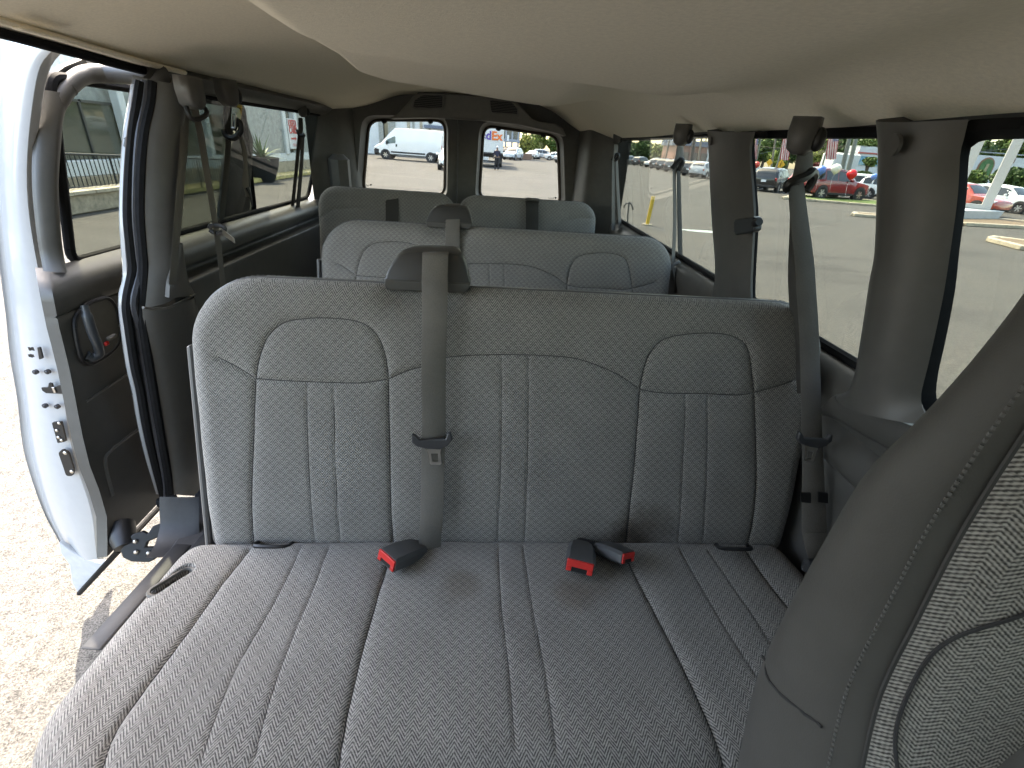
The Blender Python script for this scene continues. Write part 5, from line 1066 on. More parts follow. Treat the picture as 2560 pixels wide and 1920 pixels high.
mb = MB(); mb.box(((xl_ + xr_) / 2, YT + 4.5, 1.0), (1.0, 7.5, .3), bev=.02); mb.build('chassis', M['cladding'], tr)
xe = onY(1229, 340, YT)[0]; ze = onY(1229, 340, YT)[2]
text_part('Fed', .95, M['purple'], tr, (xe - .02, YT + .0, ze), (1, 0, 0), (0, 0, 1), align='RIGHT', bold=.03); text_part('Ex', .95, M['orange_l'], tr, (xe + .0, YT + .0, ze), (1, 0, 0), (0, 0, 1), align='LEFT', bold=.03)
# person: one skinned body with clothes as children
def person(loc, label, face=180):
    t = thing('person', label, 'person', loc, rz=R(face))
    def skin(name, verts, edges, rad, mat, sub=1):
        me = bpy.data.meshes.new(name); me.from_pydata(verts, edges, []); o = bpy.data.objects.new(name, me); COL.objects.link(o); o.parent = t
        bm = bmesh.new(); bm.from_mesh(me); ly = bm.verts.layers.skin.verify()
        for v, r in zip(bm.verts, rad): v[ly].radius = r if hasattr(r, '__len__') else (r, r); v[ly].use_root = (v.index == 0)
        bm.to_mesh(me); bm.free(); o.modifiers.new('skin', 'SKIN').use_smooth_shade = True; s = o.modifiers.new('sub', 'SUBSURF'); s.levels = s.render_levels = sub; me.materials.append(mat); return o
    V = [(0, 0, .95), (0, 0, 1.15), (0, 0, 1.38), (0, .02, 1.50), (0, .03, 1.60), (0, .03, 1.72), (-.10, 0, .90), (-.12, .04, .48), (-.12, -.02, .07), (-.12, .14, .04), (.10, 0, .90), (.11, -.05, .50), (.11, -.16, .09), (.11, -.02, .05), (-.20, 0, 1.42), (-.27, .02, 1.14), (-.25, .16, .92), (-.24, .20, .84), (.20, 0, 1.42), (.27, .02, 1.14), (.22, .18, .98), (.20, .23, .92)]
    Ed = [(0, 1), (1, 2), (2, 3), (3, 4), (4, 5), (0, 6), (6, 7), (7, 8), (8, 9), (0, 10), (10, 11), (11, 12), (12, 13), (2, 14), (14, 15), (15, 16), (16, 17), (2, 18), (18, 19), (19, 20), (20, 21)]
    Rd = [(.16, .11), (.15, .10), (.17, .11), .06, (.085, .095), (.08, .09), .09, .06, .045, .04, .09, .06, .045, .04, .065, .047, .036, .035, .065, .047, .036, .035]
    skin('body', V, Ed, Rd, pm('skin_tone', (.20, .11, .07)), 2)
    navy = pm('navy_workwear', (.022, .022, .045), rough=.85)
    skin('shirt', V[:3] + [V[14], V[15], (-.26, .09, 1.03), V[18], V[19], (.245, .10, 1.06), (0, .01, 1.44)], [(0, 1), (1, 2), (2, 3), (3, 4), (4, 5), (2, 6), (6, 7), (7, 8), (2, 9)], [(.175, .125), (.168, .115), (.185, .125), .08, .06, .05, .08, .06, .05, .07], navy, 2)
    skin('trousers', [V[0], V[6], V[7], V[8], V[10], V[11], V[12]], [(0, 1), (1, 2), (2, 3), (0, 4), (4, 5), (5, 6)], [(.165, .12), .10, .075, .062, .10, .075, .062], pm('dark_trousers', (.014, .014, .017), rough=.9), 2)
    mb = MB(); mb.ball((0, .025, 1.725), (.098, .108, .085), 14, 8); mb.tube([(0, .10, 1.70), (0, .17, 1.69)], [.07, .05], 8, flat=.15); mb.build('cap', pm('pale_cap', (.5, .52, .56)), t, world=False)
    return t
pg = G(1241, 426.6); person((pg[0], pg[1], 0), 'person in dark work clothes and a pale cap walking towards the trailer', 8)

# ---------------------------------------------------------------- buildings
M['bwhite'] = pm('white_painted_wall', (.60, .62, .62), scale=2, var=.06); M['bgrey'] = pm('grey_stucco', (.27, .28, .26), scale=6, var=.3, bump=.5, bscale=40, bdist=.01); M['bstone'] = pm('stone_plinth', (.30, .25, .18), scale=8, var=.35, bump=.6, bscale=20, bdist=.01)
M['bglass'] = pm('showroom_glass', (.10, .10, .075), rough=.04, spec=.9, var=.15, scale=.8); M['frame_dark'] = pm('bronze_window_frame', (.03, .03, .028), rough=.4); M['blind'] = pm('tan_blind', (.33, .29, .17), var=.12, scale=3)
M['kerb'] = pm('concrete_kerb', (.36, .31, .23), scale=7, var=.3, bump=.5, bscale=30, bdist=.01); M['yellow_kerb'] = pm('faded_yellow_kerb', (.42, .34, .13), scale=5, var=.35)
XF = -9.6
bl_ = thing('showroom_building', 'low white showroom with large tinted windows along the left side', 'building', (XF - 4, 17, 0))
mb = MB(); mb.box((XF - 4.2, 17.0, 2.65), (8, 38, 1.0)); mb.build('upper_wall', M['bgrey'], bl_)     # above the glass
mb = MB(); mb.box((XF - .15, 17.0, .74), (.36, 38, .34), bev=.02); mb.build('window_sill_band', M['bwhite'], bl_)
mb = MB(); mb.box((XF - .1, 17.0, .28), (.30, 38, .58), bev=.02); mb.build('plinth', M['bstone'], bl_)
mb = MB(); mb.box((XF - 4.4, 17.0, 1.2), (7.6, 37.8, 2.4)); mb.build('inner_wall', M['blind'], bl_, smooth=False)
yy = 4.0; k = 0
while yy < 19.5:
    w_ = 1.28
    mb = MB(); mb.box((XF - .12, yy + w_ / 2, 1.52), (.02, w_ - .07, 1.2)); mb.build('window_pane', M['bglass'], bl_, smooth=False)
    mb = MB(); mb.box((XF - .10, yy, 1.52), (.07, .07, 1.22), bev=.01); mb.build('mullion', M['frame_dark'], bl_)
    if k % 3 == 1: mb = MB(); mb.box((XF + .02, yy + w_ - .12, 1.6), (.22, .24, 2.2), bev=.02); mb.build('white_column', M['bwhite'], bl_)
    mb = MB(); mb.box((XF - .10, yy + w_ / 2, 2.14), (.07, w_ - .08, .06)); mb.build('window_head', M['frame_dark'], bl_)
    mb = MB(); mb.box((XF - .16, yy + w_ / 2, 1.25), (.015, w_ - .1, .62)); mb.build('blind', M['blind'], bl_, smooth=False)
    yy += w_; k += 1
for (ya_, yb_) in ((19.6, 24.2), (25.8, 27.4), (28.8, 36.0)):
    mb = MB(); mb.box((XF - .1, (ya_ + yb_) / 2, 2.0), (.24, yb_ - ya_, 2.2), bev=.02); mb.build('stucco_panel', M['bgrey'], bl_)
for y_ in (24.4, 25.7, 27.6, 28.6):
    mb = MB(); mb.box((XF - .02, y_, 2.0), (.26, .34, 2.3), bev=.03); mb.build('white_column', M['bwhite'], bl_)
for (ya_, yb_) in ((24.55, 25.55), (27.75, 28.45)):
    mb = MB(); mb.box((XF - .14, (ya_ + yb_) / 2, 2.0), (.05, yb_ - ya_, 2.1)); mb.build('window_pane', M['bglass'], bl_, smooth=False)
# sign in the window bay
sg = [onX(*c2(*q), XF + .15) for q in ((878, 402), (946, 410), (946, 625), (892, 615))]
y0, y1 = sg[0][1], (sg[1][1] + sg[2][1]) / 2 + .15; z1, z0 = sg[0][2], sg[3][2]
s_ = thing('used_cars_sign', 'white upright sign with red USED CARS lettering and a red arrow', 'sign', (XF + .15, (y0 + y1) / 2, z0))
mb = MB(); mb.box((XF + .12, (y0 + y1) / 2, (z0 + z1) / 2), (.03, y1 - y0, z1 - z0), bev=.005); mb.build('board', M['bwhite'], s_); M['sign_red'] = pm('sign_red', (.48, .035, .03))
hw = (y1 - y0); ym = (y0 + y1) / 2; H_ = z1 - z0
text_part('USED', hw * .36, M['sign_red'], s_, (XF + .145, ym, z0 + H_ * .84), (0, 1, 0), (0, 0, 1), bold=.008); text_part('CARS', hw * .36, M['sign_red'], s_, (XF + .145, ym, z0 + H_ * .61), (0, 1, 0), (0, 0, 1), bold=.008)
mb = MB(); q = lambda a, b: (XF + .145, ym + a * hw, z0 + H_ * b); mb.prism([q(-.3, .375), q(.12, .375), q(.12, .41), q(.32, .345), q(.12, .28), q(.12, .315), q(-.3, .315)], (-.008, 0, 0)); mb.build('arrow', M['sign_red'], s_, smooth=False)
for k in (0, 1): mb = MB(); mb.box((XF + .142, ym + .05 * hw, z0 + H_ * (.16 - .055 * k)), (.008, hw * (.5 - .12 * k), H_ * .022)); mb.build('small_print', M['sign_red'], s_, smooth=False)
# kerb, ramp and railing
kb = thing('kerb', 'long faded yellow kerb along the showroom', 'kerb', (-8.9, 20, 0))
mb = MB(); mb.box((-9.15, 22.5, .08), (.6, 27, .17), bev=.03); mb.build('kerb_stone', M['yellow_kerb'], kb)
rw = thing('ramp_wall', 'low stone ramp wall below the black railing', 'wall', (-8.8, 9, 0))
mb = MB(); mb.box((-8.75, 8.7, .20), (.36, 11, .40), bev=.03); mb.build('wall_core', M['bstone'], rw)
for k in range(18):
    mb = MB(); mb.box((-8.70 + .01 * (k % 2), 3.6 + k * .6, .42), (.44, .585, .09), bev=.015); mb.build('coping_stone', M['kerb'], rw)
ral = thing('railing', 'black metal ramp railing with thin upright bars', 'railing', (-8.85, 11, .45))
M['iron'] = pm('black_iron', (.012, .014, .014), rough=.45)
ya_, yb_ = 8.2, 17.2; zA, zB = 1.20, 1.16; zc_, zd_ = .56, .52
mb = MB(); mb.tube([(-8.85, ya_, zA + .04), (-8.85, yb_, zB - .30)], .024, 8); mb.build('top_rail', M['iron'], ral); mb = MB(); mb.tube([(-8.85, ya_, zc_), (-8.85, yb_, zd_ - .22)], .018, 8); mb.build('bottom_rail', M['iron'], ral)
nb = 74
for k in range(nb):
    f = k / (nb - 1); y = ya_ + (yb_ - ya_) * f; zt2 = zA + .04 + (zB - .30 - zA - .04) * f; zb2 = zc_ + (zd_ - .22 - zc_) * f
    big = k % 14 == 5; mb = MB(); mb.tube([(-8.85, y, zt2), (-8.85, y, zb2 - (.25 if big else 0))], .022 if big else .010, 6); mb.build('post' if big else 'baluster', M['iron'], ral)
# planter with a spiky palm
pp = thing('potted_palm', 'spiky green palm in a black pot against the showroom', 'plant', (-8.9, 20.6, 0)); M['pot'] = pm('black_pot', (.02, .021, .022), rough=.95, spec=.1); M['palm'] = pm('palm_green', (.075, .13, .04), var=.3)
pc = onX(*c2(705, 700), -8.9); mb = MB(); mb.loft([[(-8.9 + r_ * math.cos(a), pc[1] + r_ * math.sin(a), z) for a in np.linspace(0, 2 * math.pi, 20, endpoint=False)] for z, r_ in ((.02, .34), (.3, .46), (.6, .56), (.86, .62), (.88, .56), (.76, .52))]); mb.build('pot', M['pot'], pp)
for k in range(34):
    a = random.random() * 6.28; e = random.uniform(.25, 1.35); L = random.uniform(.7, 1.1); base = np.array([-8.9, pc[1], .8]); d_ = np.array([math.cos(a) * math.cos(e), math.sin(a) * math.cos(e), math.sin(e)]); mb = MB(); s = np.array([-math.sin(a), math.cos(a), 0]); rows = []
    for i in range(6):
        t = i / 5; p = base + d_ * L * t + np.array([0, 0, -.35 * t * t * math.cos(e)]); w_ = .045 * (1 - t) * (.4 + 1.6 * min(t * 3, 1)) + .002; rows.append([p - s * w_, p + np.array([0, 0, .01]), p + s * w_])
    mb.grid(np.array(rows)); mb.build('leaf', M['palm'], pp)
# building behind the cargo van
wb_ = thing('warehouse', 'white warehouse wall with pale columns behind the cargo van', 'building', (-20, 64, 0))
mb = MB(); mb.box((-24, 66, 4.2), (46, 6, 8.4)); mb.build('wall', M['bwhite'], wb_)
for px_, w2, mt in ((955, .7, 'bgrey'), (965, .55, 'bglass'), (980, .9, 'bgrey'), (1022, .35, 'kerb'), (1034, .25, 'bgrey'), (1053, .3, 'kerb'), (1075, .3, 'bgrey')):
    p = onY(px_, 340, 62.9); mb = MB(); mb.box((p[0], 62.95, 3.0), (w2, .18, 6), bev=.02); mb.build('pilaster' if mt != 'bglass' else 'window_strip', M[mt], wb_)
p = onY(1090, 318, 62.7); M['awn'] = pm('blue_grey_awning', (.10, .13, .19)); mb = MB(); mb.box((p[0], 62.4, p[2]), (2.6, .7, .35), bev=.03); mb.build('awning', M['awn'], wb_)
# office building to the right of the trailer
ob = thing('office_building', 'blue grey framed office block behind the trailer', 'building', (2, 92, 0)); M['conc'] = pm('blue_grey_cladding', (.26, .30, .36), var=.1); M['oglass'] = pm('office_glass', (.07, .09, .10), rough=.08, spec=.8)
xa, xb = onY(1180, 340, 90)[0], onY(1300, 340, 90)[0]
mb = MB(); mb.box(((xa + xb) / 2, 94.2, 7.5), (xb - xa, 8, 10)); mb.build('upper_block', M['oglass'], ob, smooth=False)
for k in range(7):
    x = xb - .25 - k * 1.05; mb = MB(); mb.box((x, 90.1, 5.0), (.28, .3, 10), bev=.02); mb.build('frame_column', M['conc'], ob)
for z in (2.7, 4.55, 6.6): mb = MB(); mb.box(((xa + xb) / 2, 90.05, z), (xb - xa, .4, .45), bev=.02); mb.build('floor_band', M['conc'], ob)
p = onY(1270, 345, 89.9); mb = MB(); mb.box((p[0], 89.8, p[2]), (.35, .1, .9)); mb.build('pale_panel', M['plate'], ob)  # small pale panel on the office front
bk = thing('boundary_wall', 'low brown brick wall below the office block', 'wall', (4, 88, 0)); mb = MB(); p0, p1 = onY(1258, 385, 88)[0], onY(1330, 385, 88)[0]; mb.box(((p0 + p1) / 2, 88, .45), (p1 - p0, .4, .9), bev=.02); M['brick_far'] = pm('brown_brick', (.22, .13, .09), var=.3); mb.build('wall_face', M['brick_far'], bk)

# ---------------------------------------------------------------- trees and hedges
def leafmat(name, c):
    m, t, b = nodes(name); oi = nd(t, 'NewGeometry'); tc = nd(t, 'TexCoord')
    n1 = nd(t, 'TexNoise', ins={'Scale': .9, 'Detail': 3}); t.links.new(tc.outputs['Object'], n1.inputs['Vector'])
    h = mathn(t, 'ADD', mathn(t, 'MULTIPLY', oi.outputs['Random Per Island'], .6), mathn(t, 'MULTIPLY', n1.outputs[0], .4))
    t.links.new(ramp(t, h, [(.15, tuple(x * .55 for x in c)), (.5, c), (.85, (min(1, c[0] * 1.7), min(1, c[1] * 1.5), c[2] * 1.2))]), b.inputs['Base Color']); b.inputs['Roughness'].default_value = .6
    b.inputs['Transmission Weight'].default_value = 0; b.inputs['Specular IOR Level'].default_value = .3; return m
LM = {'dark': leafmat('dark_leaf', (.045, .085, .025)), 'mid': leafmat('mid_leaf', (.075, .125, .03)), 'light': leafmat('light_leaf', (.14, .19, .045)), 'red': leafmat('dark_red_leaf', (.13, .03, .035)), 'yellow': leafmat('yellow_green_leaf', (.17, .20, .05))}
M['bark'] = pm('bark', (.075, .055, .04), var=.3, scale=5)
def crown_mesh(c, r, n, size, lobes=9):
    C = []
    for _ in range(lobes):
        v = np.random.normal(size=3); v /= np.linalg.norm(v); C.append((np.array(c) + v * np.array(r) * np.random.uniform(.25, .62), np.random.uniform(.38, .62)))
    V = np.zeros((n * 4, 3)); 
    for i in range(n):
        cc, k = C[np.random.randint(lobes)]; v = np.random.normal(size=3); v /= np.linalg.norm(v); p = cc + v * np.array(r) * k * np.random.uniform(.55, 1.05) ** .5
        a = np.random.normal(size=3); a /= np.linalg.norm(a); b = np.cross(a, np.random.normal(size=3)); b /= np.linalg.norm(b) + 1e-9; s = size * np.random.uniform(.6, 1.3)
        V[i * 4:i * 4 + 4] = [p - a * s - b * s * .55, p + a * s - b * s * .55, p + a * s * .8 + b * s * .55, p - a * s * .8 + b * s * .55]
    mb = MB(); mb.v = V.tolist(); mb.f = [(4 * i, 4 * i + 1, 4 * i + 2, 4 * i + 3) for i in range(n)]; mb.uv = np.zeros((n * 4, 2)); return mb, C
def tree(label, x, y, top, rx, col, n=1500, size=.16, trunk=True, name='tree', bottom=None, ry=None, group=None):
    t = thing(name, label, 'tree' if trunk else 'shrub', (x, y, 0), group); bt = bottom if bottom is not None else top * .3; cz, rz = (top + bt) / 2, (top - bt) / 2
    mb, C = crown_mesh((x, y, cz), (rx, ry or rx, rz), n, size); mb.build('crown', LM[col], t, smooth=False)
    if trunk:
        mb = MB(); mb.tube([(x, y, 0), (x + .05, y, cz * .5), (x, y + .05, cz)], [.05 * top, .04 * top, .015 * top], 8)
        for cc, k in C[:5]: mb.tube([(x + .02, y, cz * .6), (np.array([x, y, cz * .7]) + cc) / 2, cc], [.025 * top, .018 * top, .008 * top], 5)
        mb.build('trunk', M['bark'], t)
    else:
        mb = MB(); mb.tube([(x, y, 0), (x, y, cz)], [.06, .03], 6); mb.build('stem', M['bark'], t)
    return t
TB = 'trees at the edge of the lot'
def tpx(label, px, ytop, Y, wpx, col, ybot=None, n=1500, size=.2, trunk=True, name='tree', group=TB):
    p = onY(px, ytop, Y); s = np.linalg.norm(p - CAM) ; pw = onY(px + wpx / 2, ytop, Y)[0] - onY(px - wpx / 2, ytop, Y)[0]
    bt = onY(px, ybot, Y)[2] if ybot else None
    return tree(label, p[0], Y, p[2], abs(pw) / 2, col, n, size, trunk, name, max(.1, bt) if bt is not None else None, group=group)
# seen through the right rear window
tpx('yellow green tree beside the office block', 1318, 335, 104, 44, 'yellow', 392, 1600, .26); tpx('bright green tree in the middle of the right rear window', 1352, 322, 112, 60, 'light', 394, 1800, .28)
tpx('dark green tree behind the bright one in the right rear window', 1335, 318, 128, 70, 'mid', 392, 1600, .32); tpx('large green tree at the right edge of the right rear window', 1395, 338, 110, 60, 'mid', 396, 1800, .28); tpx('pale green tree between the rear window and the corner pillar', 1440, 345, 118, 60, 'light', 398, 1500, .3)
tpx('small dark shrub at the foot of the office block', 1300, 368, 87, 16, 'dark', 388, 500, .12, False, 'shrub')
# through the right side windows
tpx('dense dark green tree at the left of the right side window', 1560, 349, 132, 84, 'dark', 408, 2600, .32); tpx('tall dark green tree left of the sign board', 1604, 341, 128, 84, 'dark', 409, 2800, .32); tpx('second dark tree close to the rear corner pillar', 1522, 352, 138, 76, 'mid', 405, 2200, .32)
tpx('light green tree behind the sign board', 1652, 354, 140, 100, 'yellow', 410, 2800, .34); tpx('light green tree left of the brick restaurant', 1690, 358, 136, 80, 'light', 412, 2300, .32); tpx('dark tree above the brick restaurant roof', 1766, 352, 120, 44, 'dark', 378, 1200, .28)
for i, (px, yt, Y, w_, col, l) in enumerate(((1925, 340, 92, 70, 'mid', 'leafy green tree left of the first flag'), (1990, 335, 98, 80, 'dark', 'dark leafy tree behind the first flag'), (2060, 338, 96, 70, 'light', 'light green tree between the two flags'), (2045, 372, 78, 44, 'yellow', 'yellow green bush tree between the flag poles'),
                                             (2110, 336, 104, 70, 'dark', 'dark tree behind the second flag'), (2175, 345, 110, 70, 'mid', 'green tree above the mural building'), (1960, 372, 86, 60, 'light', 'light green tree below the first flag'))):
    tpx(l, px, yt, Y, w_, col, 425 if Y < 90 else 410, 1500, .24)
for px, yt, Y, w_, col, l in ((1900, 318, 125, 110, 'mid', 'tall green tree above the silver SUV'), (1975, 310, 132, 120, 'dark', 'tall dark tree filling the gap behind the first flag'), (2050, 312, 128, 110, 'mid', 'tall green tree in the gap between the flags'), (2120, 312, 130, 110, 'dark', 'tall dark tree behind the pair of poles'), (2200, 318, 128, 110, 'mid', 'tall green tree behind the mural building roof'), (2430, 330, 95, 120, 'dark', 'tall dark tree above the arch mural'), (2560, 335, 95, 140, 'mid', 'tall green tree above the right end of the shop')):
    tpx(l, px, yt, Y, w_, col, 420, 2600, .34)
tpx('dark red leaved bush below the second flag', 2058, 402, 58, 44, 'red', 428, 900, .13, False, 'shrub'); tpx('dark red leaved bush beside the white trailer box', 2090, 415, 60, 30, 'red', 430, 700, .13, False, 'shrub')
tpx('small green tree in front of the blue mural', 2180, 388, 52, 34, 'mid', 418, 900, .12); tpx('clipped hedge below the mural', 2165, 425, 49, 60, 'dark', 448, 1300, .12, False, 'hedge')
tpx('green hedge behind the concrete sign base', 2450, 422, 44, 70, 'mid', 470, 1700, .12, False, 'hedge'); tpx('large dark hedge right of the white sign pole', 2545, 412, 40, 90, 'dark', 485, 2200, .12, False, 'hedge'); tpx('second green hedge left of the white sign pole', 2418, 428, 46, 50, 'mid', 475, 1300, .12, False, 'hedge')

# ---------------------------------------------------------------- right side of the lot
# islands with kerbs
def island(name, label, pts, h=.15, top=None, mat='kerb', w_=.22):
    t = thing(name, label, 'kerb', (float(np.mean([p[0] for p in pts])), float(np.mean([p[1] for p in pts])), 0)); P = [np.array([p[0], p[1], 0.]) for p in pts]; c = sum(P) / len(P)
    n_ = len(P)
    for i in range(n_):
        a, b = P[i], P[(i + 1) % n_]; L = np.linalg.norm(b - a); m_ = max(1, int(L / 1.8))
        for k in range(m_):
            p, q = a + (b - a) * k / m_, a + (b - a) * (k + .985) / m_; d_ = unit(q - p); mid = (p + q) / 2; an = math.atan2(d_[1], d_[0]); hh = h * random.uniform(.93, 1.05)
            mb = MB(); mb.box((mid[0], mid[1], hh / 2), (np.linalg.norm(q - p), w_, hh), rot=Matrix.Rotation(an, 3, 'Z'), bev=.02); mb.build('kerb_stone', M[mat], t)
    if top:
        mb = MB(); mb.add([p + (c - p) * .02 + np.array([0, 0, h * .85]) for p in P], [tuple(range(n_))]); mb.build('island_fill', M[top], t, smooth=False)
    return t
M['grass'] = pm('lawn_green', (.075, .12, .022), var=.4, scale=12, rough=.9, bump=.6, bscale=30, bdist=.03); M['soil'] = pm('dry_mulch', (.14, .10, .065), var=.4, scale=12, rough=.95)
kA, kB = G(*c5(190, 722)), G(*c5(1010, 788))
island('grass_island', 'kerbed grass strip under the red SUV', [kA, kB, kB + np.array([6, .4, 0]), kB + np.array([7, 4.2, 0]), kA + np.array([3.5, 4.8, 0]), kA + np.array([.6, .7, 0])], .14, 'grass')
a, b = G(*c5(770, 865)), G(*c5(1000, 884)); island('kerb_island', 'short worn kerb island left of the wide grey pillar', [a, b, b + np.array([3, .2, 0]), b + np.array([3.2, 1.2, 0]), a + np.array([.8, 1.0, 0])], .14, 'soil')
a, b = G(*c9(40, 1255)), G(*c9(860, 1298)); island('kerb_island', 'long kerbed strip carrying the concrete sign base', [a, b, b + np.array([3, .2, 0]), b + np.array([4, 3.4, 0]), a + np.array([2.4, 4.6, 0]), a + np.array([-1.5, 1.2, 0])], .15, 'soil')
a = G(*c9(390, 1470)); b = G(*c9(850, 1588)); island('kerb_island', 'rounded kerb island nearest the van at the right edge', [a, (a * .65 + b * .35) + np.array([-.05, -.12, 0]), b, b + np.array([1.6, .3, 0]), b + np.array([1.8, 1.5, 0]), a + np.array([.7, .5, 0])], .16, 'soil')
# concrete sign base with the sign's legs
p0, p1 = G(*c9(30, 1195)), G(*c9(492, 1195)); sb_ = thing('sign_base', 'grey concrete block carrying the tall sign legs', 'sign base', tuple((p0 + p1) / 2 + np.array([.4, .6, 0])))
zb1 = onP(*c9(540, 1060), p1, unit(np.array([p1[0], p1[1], 0])))[2]; d_ = unit(p1 - p0); nrm = np.array([-d_[1], d_[0], 0])
if np.dot(nrm, p0) < 0: nrm = -nrm
q0 = p0 - d_ * 1.2; mb = MB(); zz1 = max(.5, zb1); mb.prism([q0 + [0, 0, .1], p1 + [0, 0, .1], p1 + d_ * .35 + [0, 0, zz1], q0 + [0, 0, zz1]], nrm * 1.3); M['conc2'] = pm('painted_concrete', (.38, .40, .42), var=.12, scale=3); mb.build('block', M['conc2'], sb_, bevel=.02)
M['pole_white'] = pm('white_sign_pole', (.52, .50, .47), rough=.4)
pb = onP(*c9(345, 1000), p1 + nrm * .65, unit(np.array([p1[0], p1[1], 0]))); mb = MB(); mb.box((pb[0], pb[1], zz1 + 3), (.42, .42, 6.2), rot=Matrix.Rotation(R(48), 3, 'Z'), bev=.01); mb.build('sign_leg', M['pole_white'], sb_)
pb2 = onP(*c9(30, 985), p1 + nrm * .65, unit(np.array([p1[0], p1[1], 0]))); mb = MB(); mb.box((pb2[0] - .5, pb2[1] + .2, zz1 + 3), (.42, .42, 6.2), rot=Matrix.Rotation(R(48), 3, 'Z'), bev=.01); mb.build('sign_leg', M['pole_white'], sb_)
mb = MB(); mb.box(tuple((pb + pb2) / 2 * [1, 1, 0] + np.array([-.25, .1, zz1 + .12])), (float(np.linalg.norm(pb - pb2)) + .4, .3, .22), rot=Matrix.Rotation(math.atan2((pb - pb2)[1], (pb - pb2)[0]), 3, 'Z'), bev=.01); mb.build('foot_rail', M['pole_white'], sb_)
# yellow post and standpipe in the middle of the lot
yp = G(*c4(722, 940)); yt = onY(*c4(775, 700), yp[1]); t = thing('yellow_post', 'leaning yellow bollard post standing in the lot', 'post', (yp[0], yp[1], 0)); M['yellow'] = pm('yellow_paint', (.55, .36, .03), var=.2)
mb = MB(); mb.tube([yp, yp * .5 + yt * .5, yt], .055, 12); mb.build('post_tube', M['yellow'], t); mb = MB(); mb.disc(yp + np.array([0, 0, .02]), (0, 0, 1), .14, 14, .04); mb.build('foot', M['kerb'], t)
hp_ = G(*c4(560, 925)); Yh = hp_[1]; t = thing('standpipe', 'thin dark standpipe with a bent nozzle left of the yellow post', 'standpipe', (hp_[0], Yh, 0)); Q = lambda x, y: onY(*c4(x, y), Yh)
mb = MB(); mb.tube([hp_, Q(563, 850), Q(570, 780), Q(575, 745)], .022, 8); mb.build('pipe', M['frame_dark'], t); mb = MB(); mb.tube(smoothpath([Q(572, 755), Q(550, 760), Q(532, 780), Q(530, 795)], 3), .018, 6); mb.build('nozzle', M['frame_dark'], t); mb = MB(); mb.tube(smoothpath([Q(572, 750), Q(590, 765), Q(600, 790), Q(606, 812)], 3), .022, 6); mb.build('lever', M['frame_dark'], t)
# flags on poles
def flagmat():
    m, t, b = nodes('stars_and_stripes'); tc = nd(t, 'TexCoord'); sp = nd(t, 'SeparateXYZ'); t.links.new(tc.outputs['UV'], sp.inputs[0]); u, v = sp.outputs[0], sp.outputs[1]
    st = mathn(t, 'LESS_THAN', mathn(t, 'MODULO', mathn(t, 'MULTIPLY', v, 13.0), 2.0), 1.0)
    mx = nd(t, 'MixRGB'); t.links.new(st, mx.inputs[0]); mx.inputs[1].default_value = (.62, .60, .58, 1); mx.inputs[2].default_value = (.40, .035, .045, 1)
    can = mathn(t, 'MULTIPLY', mathn(t, 'LESS_THAN', u, .4), mathn(t, 'GREATER_THAN', v, 6 / 13))
    vo = nd(t, 'TexVoronoi', ins={'Scale': 1.0, 'Randomness': 0.0}); cm = nd(t, 'CombineXYZ'); t.links.new(mathn(t, 'MULTIPLY', u, 17), cm.inputs[0]); t.links.new(mathn(t, 'MULTIPLY', v, 13), cm.inputs[1]); t.links.new(cm.outputs[0], vo.inputs['Vector'])
    sx = nd(t, 'MixRGB'); t.links.new(mathn(t, 'LESS_THAN', vo.outputs['Distance'], .28), sx.inputs[0]); sx.inputs[1].default_value = (.03, .04, .16, 1); sx.inputs[2].default_value = (.6, .6, .62, 1)
    m2 = nd(t, 'MixRGB'); t.links.new(can, m2.inputs[0]); t.links.new(mx.outputs[0], m2.inputs[1]); t.links.new(sx.outputs[0], m2.inputs[2]); t.links.new(m2.outputs[0], b.inputs['Base Color']); b.inputs['Roughness'].default_value = .8; return m
M['flag'] = flagmat(); M['pole'] = pm('grey_green_pole', (.16, .18, .16), rough=.5); M['wood_pole'] = pm('weathered_pole', (.19, .165, .13), var=.2, scale=4)
def flagpole(label, px_top, px_bot, Y, corners, r=.06):
    a = onY(*px_bot, Y); b = onY(*px_top, Y); t = thing('flag_pole', label, 'flag', (a[0], Y, 0), 'flags on poles along the road')
    mb = MB(); mb.tube([(a[0], Y, 0), (b[0], Y, b[2] + 2.5)], r, 10); mb.build('pole', M['pole'], t)
    # hanging flag: hoist along the top, folds along its width; corners = photo pixels top-left, top-right, bottom-right, bottom-left
    tl, tr_, br, bl2 = [onY(*q, Y - .12) for q in corners]; nU, nV = 14, 24; V = []; uv = []; Fc = []
    for i in range(nV + 1):
        for j in range(nU + 1):
            s, q = j / nU, i / nV; p = (tl * (1 - s) + tr_ * s) * (1 - q) + (bl2 * (1 - s) + br * s) * q; p = p + np.array([0, .06 * math.sin(s * 13 + q * 2) * (.3 + q), .02 * math.sin(s * 9)]); V.append(p); uv.append((q, s))
    for i in range(nV):
        for j in range(nU): k = i * (nU + 1) + j; Fc.append((k, k + 1, k + nU + 2, k + nU + 1))
    mb = MB(); mb.add(V, Fc); mb.uv = np.array(uv); f = mb.build('flag_cloth', M['flag'], t); f['label'] = 'hanging flag with red and white stripes and a starred blue corner'; return t
flagpole('pole with a hanging striped flag right of the pillar latch', c5(195, 205), c5(140, 470), 46, [c5(200, 150), c5(272, 150), c5(240, 402), c5(168, 395)])
flagpole('pole with a hanging striped flag above the red SUV', c5(565, 215), c5(515, 490), 42, [c5(572, 140), c5(668, 140), c5(632, 392), c5(550, 395)])
flagpole('pole with a hanging striped flag at the edge of the window pillar', c4(1655, 230), c4(1625, 460), 58, [c4(1622, 190), c4(1652, 190), c4(1632, 390), c4(1610, 390)])
